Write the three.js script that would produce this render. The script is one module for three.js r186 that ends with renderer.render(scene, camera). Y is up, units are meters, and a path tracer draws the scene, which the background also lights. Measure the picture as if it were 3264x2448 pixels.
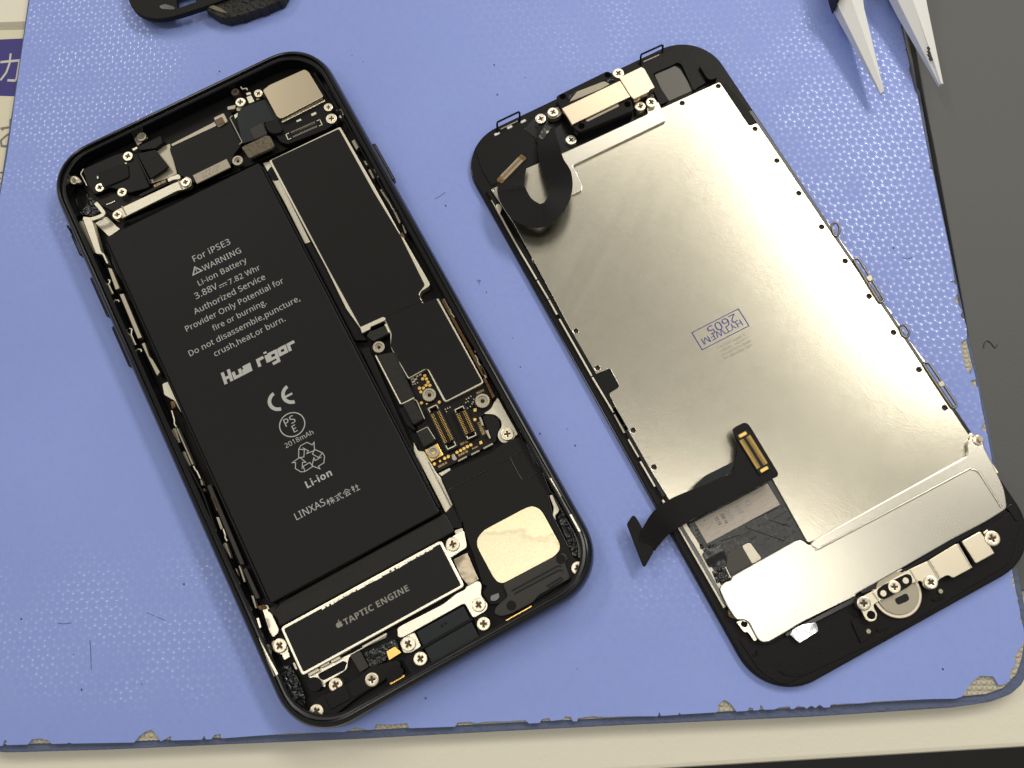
import * as THREE from 'three';
import { mergeGeometries, toCreasedNormals } from 'three/addons/utils/BufferGeometryUtils.js';
import { RoundedBoxGeometry } from 'three/addons/geometries/RoundedBoxGeometry.js';

// ---------------------------------------------------------------- camera, light, exposure
const MM = 0.001, EYE = 184.9;                                  // eye height above the mat in millimetres
const FORWARD = [-0.03410, -0.96439, -0.26229], UP = [0.00927, 0.26212, -0.96499], RIGHT = [0.99938, -0.03534, 0];
const scene = new THREE.Scene();
const camera = new THREE.PerspectiveCamera(2 * Math.atan(1224 / 2900) * 180 / Math.PI, 4 / 3, 0.005, 20);
camera.position.set(0, EYE * MM, 0);
camera.up.set(...UP);
camera.lookAt(FORWARD[0], EYE * MM + FORWARD[1], FORWARD[2]);
const renderer = new THREE.WebGLRenderer({ antialias: true });
renderer.setSize(1024, 768);
renderer.toneMapping = THREE.LinearToneMapping;
renderer.toneMappingExposure = 1.12;
renderer.shadowMap.enabled = true;
scene.background = new THREE.Color().setRGB(0.25, 0.245, 0.225);  // light that the pale room sends back
function ceilingLight(x, y, z, w, d, power, turn = 0) {          // fluorescent fittings of the workshop ceiling, facing down
  const l = new THREE.RectAreaLight(new THREE.Color().setRGB(1, 0.96, 0.88), power, w, d);
  l.position.set(x, y, z); l.rotation.set(-Math.PI / 2, 0, turn, 'XYZ'); l.name = 'ceiling_light'; scene.add(l);
}
ceilingLight(-1.02, 1.5, -1.25, 0.28, 0.8, 11);
ceilingLight(0.16, 1.5, -1.38, 0.42, 0.5, 6);
ceilingLight(-0.80, 1.5, 0.03, 0.66, 0.24, 5.5);
ceilingLight(0.12, 1.5, -0.08, 0.76, 0.13, 7.4);
ceilingLight(0.315, 0.55, -0.385, 0.12, 0.36, 16, 0.5);           // the bench lamp on the right

// ---------------------------------------------------------------- helpers
let seed = 7;
const rnd = () => { seed = (seed * 1664525 + 1013904223) >>> 0; return seed / 4294967296; };
const CROPS = { a: [150, 150, .33153], b: [600, 150, .33906], c: [200, 600, .36166], d: [900, 600, .36166], e: [1100, 1100, .36166], g: [1300, 1600, .30134], h: [800, 1800, .36166], i: [500, 1200, .36157],
  j: [1450, 100, .39172], k: [2000, 100, .30136], l: [2400, 300, .42188], m: [1500, 700, .42194], n: [2400, 900, .48214], o: [1950, 1300, .3316], p: [2150, 1600, .36157], q: [2600, 1500, .42186],
  r: [0, 0, .48193], s: [350, 0, .27125], t: [2500, 0, .34539], u: [0, 1800, .40687], v: [900, 2050, .49729], w: [2000, 2000, .57143], x: [2800, 500, .5427], z: [0, 0, 1.47559] };   // measuring sheets of the survey
const PHONE = { x: -48.98, z: -55.33, a: 28.35 * Math.PI / 180 }, DISPLAY = { x: 39.2, z: -60.9, a: 27.2 * Math.PI / 180 }, BENCH = { x: 0, z: 0, a: 0 };
// surveyed points, "sheet x,y x,y ...", as millimetres [x, z] in a frame at height h
function at(frame, h, text) {
  const out = []; let k = CROPS.z;
  for (const w of text.trim().split(/\s+/)) {
    if (CROPS[w]) { k = CROPS[w]; continue; }
    const [px, py] = w.split(',').map(Number), u = (k[0] + px * k[2] - 1632) / 2900, v = -(k[1] + py * k[2] - 1224) / 2900;
    const d = [0, 1, 2].map((n) => RIGHT[n] * u + UP[n] * v + FORWARD[n]), s = (h - EYE) / d[1], X = d[0] * s - frame.x, Z = d[2] * s - frame.z, c = Math.cos(frame.a), n = Math.sin(frame.a);
    out.push([X * c - Z * n, X * n + Z * c]);
  }
  return out;
}
function square(P) {                                             // edges that nearly follow the frame's axes follow them
  P = P.map((p) => [...p]);
  for (let pass = 0; pass < 2; pass++) P.forEach((p, i) => {
    const q = P[(i + 1) % P.length], dx = Math.abs(q[0] - p[0]), dz = Math.abs(q[1] - p[1]);
    if (dz < dx * .12) p[1] = q[1] = (p[1] + q[1]) / 2; else if (dx < dz * .12) p[0] = q[0] = (p[0] + q[0]) / 2;
  });
  return P;
}
function outline(P, r) {
  if (!r) return P.map((p) => new THREE.Vector2(p[0], -p[1]));
  const out = [], n = P.length;
  for (let i = 0; i < n; i++) {
    const p = P[i], a = P[(i + n - 1) % n], b = P[(i + 1) % n], la = Math.hypot(a[0] - p[0], a[1] - p[1]), lb = Math.hypot(b[0] - p[0], b[1] - p[1]), t = Math.min(r, la * .48, lb * .48);
    const s = [p[0] + (a[0] - p[0]) / la * t, p[1] + (a[1] - p[1]) / la * t], e = [p[0] + (b[0] - p[0]) / lb * t, p[1] + (b[1] - p[1]) / lb * t], N = t > 1 ? 7 : 3;
    for (let k = 0; k <= N; k++) { const f = k / N, g = 1 - f; out.push(new THREE.Vector2(g * g * s[0] + 2 * f * g * p[0] + f * f * e[0], -(g * g * s[1] + 2 * f * g * p[1] + f * f * e[1]))); }
  }
  return out;
}
function metres(g, box) {                                        // millimetres to metres; uv: 1 = 10 mm, or the given box
  const p = g.attributes.position, uv = new Float32Array(p.count * 2);
  for (let i = 0; i < p.count; i++) { uv[2 * i] = box ? (p.getX(i) - box[0]) / (box[2] - box[0]) : p.getX(i) / 10; uv[2 * i + 1] = box ? 1 - (p.getZ(i) - box[1]) / (box[3] - box[1]) : -p.getZ(i) / 10; }
  g.setAttribute('uv', new THREE.BufferAttribute(uv, 2)); g.scale(MM, MM, MM); return g;
}
function slabMM(P, y0, y1, o = {}) {                             // a plate with that outline between two heights, with rounded edges
  const shape = new THREE.Shape(outline(o.raw ? P : square(P), o.r ?? .3)), b = Math.min(o.b ?? .08, (y1 - y0) * .45);
  for (const h of o.holes ?? []) shape.holes.push(new THREE.Path(outline(h, o.hr ?? 0).reverse()));
  let g = new THREE.ExtrudeGeometry(shape, { depth: y1 - y0 - 2 * b, bevelEnabled: b > 0, bevelSize: b, bevelThickness: b, bevelOffset: -b, bevelSegments: 2, curveSegments: 8 });
  g.translate(0, 0, b); g.rotateX(-Math.PI / 2); g.translate(0, y0, 0);
  return flatFaces(toCreasedNormals(g, .7));
}
function flatFaces(g) {                                          // level faces keep their own normal, only the rounded edges blend
  const p = g.attributes.position, n = g.attributes.normal; let lo = Infinity, hi = -Infinity;
  for (let i = 0; i < p.count; i++) { lo = Math.min(lo, p.getY(i)); hi = Math.max(hi, p.getY(i)); }
  const mid = (lo + hi) / 2;
  for (let i = 0; i < p.count; i += 3) { const y = p.getY(i); if (Math.abs(p.getY(i + 1) - y) < 1e-6 && Math.abs(p.getY(i + 2) - y) < 1e-6) for (let k = 0; k < 3; k++) n.setXYZ(i + k, 0, y > mid ? 1 : -1, 0); }
  return g;
}
const slab = (P, y0, y1, o = {}) => metres(slabMM(P, y0, y1, o), o.box);
const film = (b, y) => { const g = new THREE.PlaneGeometry(b[2] - b[0], b[3] - b[1]); g.rotateX(-Math.PI / 2); g.translate((b[0] + b[2]) / 2, y, (b[1] + b[3]) / 2); return metres(g, b); };
const circle = (x, z, r, n = 16) => Array.from({ length: n }, (_, k) => [x + r * Math.cos(k / n * 2 * Math.PI), z + r * Math.sin(k / n * 2 * Math.PI)]);
const grow = (P, d) => { P = square(P); let s = 0; P.forEach((p, i) => { const q = P[(i + 1) % P.length]; s += p[0] * q[1] - q[0] * p[1]; }); const k = s > 0 ? 1 : -1;
  return P.map((p, i) => { const a = P[(i + P.length - 1) % P.length], b = P[(i + 1) % P.length], n1 = [(p[1] - a[1]), -(p[0] - a[0])], n2 = [(b[1] - p[1]), -(b[0] - p[0])], l1 = Math.hypot(...n1) || 1, l2 = Math.hypot(...n2) || 1;
    const m = [n1[0] / l1 + n2[0] / l2, n1[1] / l1 + n2[1] / l2], l = Math.max(.5, (m[0] * m[0] + m[1] * m[1]) / 2); return [p[0] + k * d * m[0] / l, p[1] + k * d * m[1] / l]; }); };
function wire(points, r, closed = false, tension = .05) {        // points [x, y, z] in mm
  const c = new THREE.CatmullRomCurve3(points.map((p) => new THREE.Vector3(...p)), closed, 'catmullrom', tension);
  return metres(new THREE.TubeGeometry(c, points.length * 8, r, 8, closed));
}
function ribbon(C, thick, steps = 48) {                          // C: [x, y, z, width]; a flat cable along that line
  const c = new THREE.CatmullRomCurve3(C.map((p) => new THREE.Vector3(p[0], p[1], p[2])), false, 'centripetal'), P = [], I = [], n = C.length - 1;
  for (let i = 0; i <= steps; i++) {
    const t = i / steps, q = c.getPoint(t), d = c.getTangent(t), f = t * n, k = Math.min(n - 1, Math.floor(f)), w = THREE.MathUtils.lerp(C[k][3], C[k + 1][3], f - k) / 2, s = new THREE.Vector3(-d.z, 0, d.x).normalize();
    const up = new THREE.Vector3().crossVectors(s, d).normalize(); if (up.y < 0) up.negate();
    for (const [a, b] of [[-1, 1], [1, 1], [1, -1], [-1, -1]]) P.push(q.x + s.x * w * a + up.x * thick / 2 * b, q.y + up.y * thick / 2 * b, q.z + s.z * w * a + up.z * thick / 2 * b);
    if (i) for (let e = 0; e < 4; e++) { const o = (i - 1) * 4, a = o + e, b = o + (e + 1) % 4; I.push(a, a + 4, b, b, a + 4, b + 4); }
  }
  I.push(0, 1, 2, 0, 2, 3); const e = steps * 4; I.push(e, e + 2, e + 1, e, e + 3, e + 2);
  const g = new THREE.BufferGeometry(); g.setAttribute('position', new THREE.Float32BufferAttribute(P, 3)); g.setIndex(I);
  g.computeVertexNormals();
  return metres(toCreasedNormals(g, .6));
}
function lathe(profile, n = 24) { const g = new THREE.LatheGeometry(profile.map((p) => new THREE.Vector2(p[0], p[1])), n); return metres(toCreasedNormals(g, .6)); }
const boxMM = (w, h, d, x, y, z, turn = 0, b = 0) => { const g = b ? new RoundedBoxGeometry(w, h, d, 2, b) : new THREE.BoxGeometry(w, h, d); g.rotateY(turn); g.translate(x, y, z); return g.index ? g.toNonIndexed() : g; };
function joined(list) { const g = mergeGeometries(list.map((q) => { q.deleteAttribute('uv'); return q.index ? q.toNonIndexed() : q; })); return metres(g); }
const taken = {};
function add(parent, name, geometry, material, extra = {}) {
  const m = new THREE.Mesh(geometry, material); m.name = name; m.castShadow = m.receiveShadow = true; Object.assign(m.userData, extra); parent.add(m); return m;
}
function thing(name, label, category, frame, y = 0) { const g = new THREE.Group(); g.name = name; g.position.set(frame.x * MM, y * MM, frame.z * MM); g.rotation.y = frame.a; g.userData = { label, category }; scene.add(g); return g; }

// ---------------------------------------------------------------- textures
const fade = (t) => t * t * (3 - 2 * t), hash = (x, y, s) => { let h = Math.imul(x, 374761393) + Math.imul(y, 668265263) + Math.imul(s, 974711); h = Math.imul(h ^ (h >>> 13), 1274126177); return ((h ^ (h >>> 16)) >>> 0) / 4294967296; };
const noise = (x, y, per, s) => { const i = Math.floor(x), j = Math.floor(y), u = fade(x - i), v = fade(y - j), w = (n) => ((n % per) + per) % per, g = (a, b) => hash(w(i + a), w(j + b), s); return (g(0, 0) * (1 - u) + g(1, 0) * u) * (1 - v) + (g(0, 1) * (1 - u) + g(1, 1) * u) * v; };
const cloud = (x, y, per, s, oct = 4) => { let v = 0, a = .5; for (let o = 0; o < oct; o++) { v += a * noise(x, y, per, s + o); x *= 2; y *= 2; per *= 2; a /= 2; } return v / (1 - Math.pow(.5, oct)); };
function texture(n, f, srgb = false, repeat = 1) {
  const d = new Uint8Array(n * n * 4);
  for (let y = 0; y < n; y++) for (let x = 0; x < n; x++) { const v = f(x / n, y / n), o = (y * n + x) * 4, c = Array.isArray(v) ? v : [v, v, v]; for (let k = 0; k < 3; k++) d[o + k] = Math.max(0, Math.min(255, c[k] * 255)); d[o + 3] = 255; }
  const t = new THREE.DataTexture(d, n, n); t.wrapS = t.wrapT = THREE.RepeatWrapping; t.magFilter = THREE.LinearFilter; t.repeat.set(repeat, repeat); if (srgb) t.colorSpace = THREE.SRGBColorSpace; t.needsUpdate = true; return t;
}
function print(w, h, paint) { const c = document.createElement('canvas'); c.width = w; c.height = h; paint(c.getContext('2d'), w, h); const t = new THREE.CanvasTexture(c); t.colorSpace = THREE.SRGBColorSpace; t.magFilter = THREE.LinearFilter; return t; }
const GRAIN = texture(256, (x, y) => cloud(x * 32, y * 32, 32, 3, 3), false, 1);
const SMEAR = texture(512, (x, y) => .55 + .45 * cloud(x * 6, y * 6, 6, 11, 4), false, .6);
const PEEL = texture(512, (x, y) => .5 * cloud(x * 40, y * 40, 40, 5, 2) + .5 * cloud(x * 14, y * 14, 14, 8, 2), false, .5);
const CRINKLE = texture(256, (x, y) => Math.abs(cloud(x * 6, y * 6, 6, 21, 3) - .5) * 2, false, 1.2);
const WEAVE = texture(64, (x, y) => { const a = x < .5 === y < .5, u = (a ? x : y) * 2 % 1, v = (a ? y : x) * 2 % 1; return Math.sin(Math.PI * u) * (.5 + .5 * Math.sin(Math.PI * v)); }, false, 5);
const FOLD = texture(256, (x, y) => cloud(x * 3, y * 3, 3, 71, 2), false, 1.3);
const std = (r, g, b, rough, metal = 0, o = {}) => new THREE.MeshPhysicalMaterial({ color: new THREE.Color().setRGB(r, g, b), roughness: rough, metalness: metal, ...o });
const dust = { bumpMap: GRAIN, bumpScale: .00002 };
const dim = { specularIntensity: .32, ...dust };
const M = {
  gloss: std(.005, .0055, .007, .17, 0), black: std(.0042, .004, .0038, .45, 0, dim), satin: std(.0058, .0055, .005, .42, 0, dim), coal: std(.010, .0096, .0088, .55, 0, dim),
  slate: std(.019, .023, .0245, .42, 0, dim), sheet: std(.006, .0057, .0052, .45, 0, { specularIntensity: .35, ...dust }), grey: std(.046, .043, .039, .45, 0, dim), foam: std(.034, .032, .029, .85, 0, { bumpMap: CRINKLE, bumpScale: .0002, specularIntensity: .3 }), tar: std(.008, .009, .01, .18, 0, { bumpMap: CRINKLE, bumpScale: .0006 }),
  pale: std(.62, .575, .46, .42, .8, { bumpMap: GRAIN, bumpScale: .00002 }), steel: std(.74, .695, .575, .33, 1, { bumpMap: GRAIN, bumpScale: .00001 }), nickel: std(.80, .72, .56, .36, 1), tan: std(.46, .39, .28, .34, 1), cover: std(.62, .52, .38, .33, 1), rim: std(.022, .021, .019, .6, 0, dim), pins: std(.62, .40, .13, .4, 1),
  dull: std(.40, .36, .28, .45, .8), gold: std(.85, .55, .16, .32, 1), copper: std(.17, .09, .035, .6, .5, { bumpMap: CRINKLE, bumpScale: .0004 }), recess: std(.085, .055, .034, .6, .2), board: std(.010, .0075, .006, .4, 0, dim), white: std(.75, .74, .70, .4), felt: std(.45, .40, .31, .9, 0, dust), clip: std(.22, .20, .17, .3, 1), sticker: std(.44, .40, .33, .5),
};

// ---------------------------------------------------------------- bench, grey pad, floor
{
  const box = add(scene, 'table_top', slab(at(BENCH, -4, 'z -900,-600 3200,-600 z 3200,1560 z 2212,1615 z 1483,1659 z -900,1815'), -32, -4, { raw: true, r: .5, b: 1 }), std(.76, .71, .58, .55, 0, { bumpMap: PEEL, bumpScale: .00006 }));
  box.userData.kind = 'structure';
  const fl = add(scene, 'floor', metres(boxMM(3000, 20, 3000, 0, -760, 0)), std(.012, .011, .01, .7)); fl.userData.kind = 'structure';
}
const pad = add(scene, 'desk_pad', slab(at(BENCH, -1.4, 't 1060,-300 t 1165,200 t 1290,900 t 1400,1448 l 1600,1659 n 1500,900 q 1480,700 q 1508,908 q 1574,908 z 2900,1235 z 2900,-300'), -3.96, -1.4, { raw: true, r: .6, b: .3 }), std(.082, .081, .079, .6, 0, { bumpMap: GRAIN, bumpScale: .00003 }));
pad.userData = { label: 'plain dark grey pad lying on the table beside the blue mat', category: 'desk pad' };

// ---------------------------------------------------------------- blue work mat
{
  const mat = thing('work_mat', 'worn blue silicone work mat with frayed edges under the opened phone', 'work mat', BENCH);
  // relief of the whole mat: a honeycomb emboss whose knots stand up where the film is still fresh and are worn flat elsewhere
  const MB = [-135, -200, 105, 35], N = 2048, knots = new Float32Array(N * N), fresh = [[-106, -125, 30, 42, .9], [18, -142, 40, 30, .6], [76, -95, 36, 62, 1], [-82, -1, 60, 17, .8], [28, -14, 24, 17, .6]];
  for (let y = 0; y < N; y++) for (let x = 0; x < N; x++) {
    const mx = MB[0] + (x + .5) / N * (MB[2] - MB[0]), mz = MB[3] - (y + .5) / N * (MB[3] - MB[1]), X = (mx - mz * .05) / 2.02, Y = (mz + mx * .05) / 1.78; let a = 9, b = 9, c = 9;
    for (let j = Math.floor(Y) - 1; j <= Math.floor(Y) + 1; j++) for (let i = Math.floor(X) - 1; i <= Math.floor(X) + 1; i++) { const dx = X - i - (j & 1 ? .5 : 0) - hash(i, j, 1) * .1, dy = (Y - j - .45 - hash(i, j, 2) * .1) * .87, d = Math.sqrt(dx * dx + dy * dy); if (d < a) { c = b; b = a; a = d; } else if (d < b) { c = b; b = d; } else if (d < c) c = d; }
    let f = .12; for (const [cx, cz, rx, rz, k] of fresh) f = Math.max(f, k * Math.exp(-Math.pow(((mx - cx) / rx) ** 2 + ((mz - cz) / rz) ** 2, 2)));
    f *= .45 + 1.1 * noise(mx * .16 + 50, mz * .16 + 60, 4096, 17) * (.6 + .8 * noise(mx * .9 + 300, mz * .9 + 300, 4096, 18));
    const t = c - a, e = b - a; knots[y * N + x] = f * (.95 * Math.exp(-t * t / .10) + .05 * Math.exp(-e * e / .012));
  }
  const at2 = (u, v) => knots[Math.min(N - 1, Math.floor(v * N)) * N + Math.min(N - 1, Math.floor(u * N))];
  const HEX = texture(N, (u, v) => at2(u, v)), rough = texture(N, (u, v) => Math.max(.14, .72 - .75 * at2(u, v)));
  const color = texture(1024, (u, v) => { const w = cloud(u * 5, v * 5, 5, 41, 5), f = cloud(u * 300, v * 300, 300, 43, 2), k = .96 + .08 * w + .03 * (f - .5); return [.548 * k, .615 * k, .868 * (.97 + .06 * w)]; }, true);
  const blue = std(1, 1, 1, 1, 0, { map: color, roughnessMap: rough, bumpMap: HEX, bumpScale: .00004 });
  // ragged outline: bites along the lower and right edges
  const L = at(BENCH, 0, 'r 245,-400 r 195,0 r 150,300 r 100,640 r 45,1040 r 0,1290 r -60,1700 u -210,800 u -120,1350 u -60,1405 u 0,1422');
  const lower = at(BENCH, 0, 'u 22,1418 u 30,1378 u 52,1375 u 45,1414 u 218,1410 u 250,1370 u 310,1362 u 385,1378 u 402,1405 u 520,1402 u 545,1395 u 560,1402 u 1050,1394 u 1090,1345 u 1140,1310 u 1190,1293 u 1222,1332 u 1258,1385 u 1290,1370 u 1340,1342 u 1338,1378 u 1580,1372 u 1600,1340 u 1612,1370 u 1655,1368 u 1680,1335 u 1725,1326 u 1735,1362 v 25,580 v 60,576 v 110,574 v 400,570 v 470,540 v 560,558 v 588,552 v 600,520 v 690,524 v 800,513 v 812,546 v 1108,536 v 1122,510 v 1200,505 v 1250,514 v 1300,505 v 1380,502 v 1440,503 v 1500,497 v 1560,496 v 1580,516 v 1650,512 v 1665,488 v 1710,480 v 1720,500 v 1800,490 v 1815,470 v 1850,474 v 1860,502 v 1890,502 v 1895,482 v 1990,468 v 2020,472 v 2090,474 v 2180,470 w 170,496 w 178,472 w 186,494 w 285,488 w 290,474 w 296,486 w 500,474 w 508,432 w 540,404 w 575,425 w 608,470 w 670,466 w 680,447 w 700,450 w 702,464 w 735,462 w 745,432 w 762,460 w 820,458 w 850,446 w 905,440 w 910,456 w 932,454 w 950,438 w 990,446 w 1000,454 w 1025,436 w 1050,450 w 1072,430 w 1095,448 w 1130,446 w 1135,430 w 1240,424 w 1300,424 w 1380,414 w 1500,408 w 1700,400 w 1830,398 w 1868,386 w 1920,305 w 1968,270 w 2040,274 w 2072,324 w 2100,318 w 2132,300 w 2140,235 w 2165,215 w 2160,170 w 2180,130 w 2200,105 w 2215,60 q 1572,1190 q 1560,1150 q 1540,1130 q 1548,1080 q 1535,1010 q 1520,1005 q 1530,960 q 1505,930 q 1512,890 q 1490,870 q 1478,740 q 1420,560 z 2150,1050');
  const right = at(BENCH, 0, 'n 1578,1160 n 1550,1000 n 1530,980 n 1505,965 n 1530,930 n 1490,690 n 1445,680 n 1440,650 n 1475,640 n 1455,560 n 1435,610 n 1405,565 n 1385,480 n 1375,400 n 1395,385 n 1415,375 n 1412,290 n 1395,240 n 1370,225 n 1385,185 n 1360,150 n 1335,120 n 1340,90 n 1355,80 l 1540,1440 l 1490,1415 l 1525,1408 l 1490,1200 l 1440,960 l 1358,572 l 1330,560 l 1345,545 l 1292,275 l 1284,262 l 1285,255 l 1240,0 t 1205,850 t 1200,815 t 1172,708 t 1150,690 t 1150,640 t 1158,600 t 1125,465 t 1110,455 t 1125,450 t 1075,240 t 1085,200 t 1065,165 t 1060,120 t 1068,90 t 1045,0 t 960,-500');
  add(mat, 'top_layer', slab([...L, ...lower, ...right], -.55, 0, { raw: true, r: .15, b: .06, box: MB }), blue);
  add(mat, 'core_layer', slab(at(BENCH, -.5, 'r 246,-400 r 200,10 r 109,640 r 8,1290 u -190,800 u -100,1340 u -50,1390 u 0,1408 u 900,1388 u 1780,1354 v 450,562 v 1300,518 w 0,500 w 1000,444 w 1800,392 w 2000,372 w 2100,336 w 2170,262 w 2200,175 w 2218,60 n 1575,1160 n 1530,900 n 1400,330 n 1340,40 l 1350,600 l 1245,0 t 1205,830 t 1110,455 t 1040,0 t 955,-500'), -1.1, -.56, { raw: true, r: .4, b: .1 }), std(.55, .50, .38, .75, 0, { bumpMap: WEAVE, bumpScale: .00035 }));
  add(mat, 'foam_base', slab(at(BENCH, -2.5, 'r 254,-400 r 207,10 r 116,640 r 15,1290 u -210,800 u -120,1380 u -40,1450 u 60,1466 u 900,1442 u 1780,1402 v 450,612 v 1300,566 w 0,540 w 1000,496 w 1800,444 w 2000,414 w 2120,372 w 2190,310 w 2222,200 w 2236,60 n 1575,1160 n 1530,900 n 1400,330 n 1340,40 l 1350,600 l 1245,0 t 1205,830 t 1110,455 t 1040,0 t 955,-500'), -3.98, -1.12, { raw: true, r: 1, b: .3 }), std(.10, .125, .21, .8, 0, { bumpMap: CRINKLE, bumpScale: .0003 }));
}

// ---------------------------------------------------------------- screws and posts, shared by phone and display
const screwHead = (() => {
  const s = .12, l = .46, plus = [[-s, -l], [s, -l], [s, -s], [l, -s], [l, s], [s, s], [s, l], [-s, l], [-s, s], [-l, s], [-l, -s], [-s, -s]];
  const head = slabMM(circle(0, 0, 1, 28), .02, .5, { raw: true, r: 0, b: .16, holes: [plus] }), foot = slabMM(circle(0, 0, .96, 24), -1.5, .14, { raw: true, r: 0, b: .02 });
  return { head: joined([head, foot]), plus: slab(plus.map((p) => [p[0] * .97, p[1] * .97]), .15, .2, { raw: true, r: 0, b: 0 }) };
})();
function screw(parent, frame, y, text, r, o = {}) {
  for (const [x, z] of at(frame, y, text)) {
    const m = add(parent, 'screw', screwHead.head, o.m ?? M.nickel); m.scale.set(r, 1, r); m.position.set(x * MM, (y - .5) * MM, z * MM); m.rotation.set((rnd() - .5) * .1 + (o.tilt ?? 0), rnd() * 6, (rnd() - .5) * .1);
    add(m, 'cross_recess', screwHead.plus, M.recess);
  }
}
function post(parent, frame, y, text, r, toothed) {
  const n = toothed ? 22 : 24, ring = Array.from({ length: n * 2 }, (_, k) => { const q = r * (toothed && k % 2 ? .88 : 1); return [q * Math.cos(k / n * Math.PI), q * Math.sin(k / n * Math.PI)]; });
  for (const [x, z] of at(frame, y, text)) {
    const g = [slabMM(ring, 0, .5, { raw: true, r: 0, b: .1, holes: [circle(0, 0, r * .62)] }), slabMM(circle(0, 0, r * .63), -1, .05, { raw: true, r: 0, b: .02, holes: [circle(0, 0, r * .28)] }), slabMM(circle(0, 0, r * .6), -1, .28, { raw: true, r: 0, b: .02, holes: [circle(0, 0, r * .42)] })];
    const m = add(parent, 'standoff', joined(g), M.dull); m.position.set(x * MM, (y - .5) * MM, z * MM);
    const hole = add(m, 'hole', slab(circle(0, 0, r * .3, 12), -.98, -.6, { raw: true, r: 0, b: 0 }), M.recess);
  }
}
// a board-to-board connector: two opposite corners along its length, then pins in two rows
function connector(parent, frame, y, ends, width, pins, o = {}) {
  const [A, B] = at(frame, y, ends), dx = B[0] - A[0], dz = B[1] - A[1], len = Math.hypot(dx, dz), turn = Math.atan2(-dz, dx), w = width;
  const base = new THREE.Group(); base.name = 'connector'; base.position.set((A[0] + B[0]) / 2 * MM, y * MM, (A[1] + B[1]) / 2 * MM); base.rotation.y = turn; parent.add(base);
  const R = (l, k) => [[-l / 2, -k / 2], [l / 2, -k / 2], [l / 2, k / 2], [-l / 2, k / 2]];
  add(base, 'connector_body', slab(R(len, w), -1.2, -.05, { raw: true, r: .3, b: .08, holes: o.plug ? [] : [R(len * .86, w * .5)] }), o.body ?? M.rim);
  if (!o.plug) add(base, 'connector_tongue', slab(R(len * .72, w * .22), -.9, -.18, { raw: true, r: .1, b: .04 }), M.coal);
  const pinList = [], pl = len * (o.plug ? .72 : .66);
  for (const s of [-1, 1]) for (let k = 0; k < pins; k++) pinList.push(boxMM(pl / pins * .42, .12, w * (o.plug ? .2 : .12), -pl / 2 + (k + .5) * pl / pins, .02, s * w * (o.plug ? .36 : .31)), boxMM(pl / pins * .5, .5, w * .05, -pl / 2 + (k + .5) * pl / pins, -.25, s * w * .17));
  add(base, 'contact_pins', joined(pinList), o.pin ?? M.pins, { kind: 'stuff' });
  for (const s of [-1, 1]) {
    const cap = o.plug ? slab(R(len * .07, w * .62).map((p) => [p[0] + s * len * .44, p[1]]), -.4, .06, { raw: true, r: .1, b: .04 })
      : joined([boxMM(.16, .5, w * .72, s * len * .46, -.2, 0), boxMM(len * .09, .5, .14, s * len * .42, -.2, w * .34), boxMM(len * .09, .5, .14, s * len * .42, -.2, -w * .34)]);
    add(base, 'end_clip', cap, o.cap ?? M.nickel);
  }
  return base;
}
const text = (c, s, x, y, x2, y2, font = '') => { const l = Math.hypot(x2 - x, y2 - y); c.save(); c.translate(x, y); c.rotate(Math.atan2(y2 - y, x2 - x)); c.font = font + ' 100px sans-serif'; const k = l / c.measureText(s).width; c.scale(k, k); c.fillText(s, 0, 0); c.restore(); };
const strokes = (c, list, x, y, s, turn = 0) => { c.save(); c.translate(x, y); c.rotate(turn); c.scale(s, s); for (const l of list) { c.beginPath(); l.forEach((p, i) => (i ? c.lineTo(p[0], p[1]) : c.moveTo(p[0], p[1]))); c.stroke(); } c.restore(); };

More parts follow.
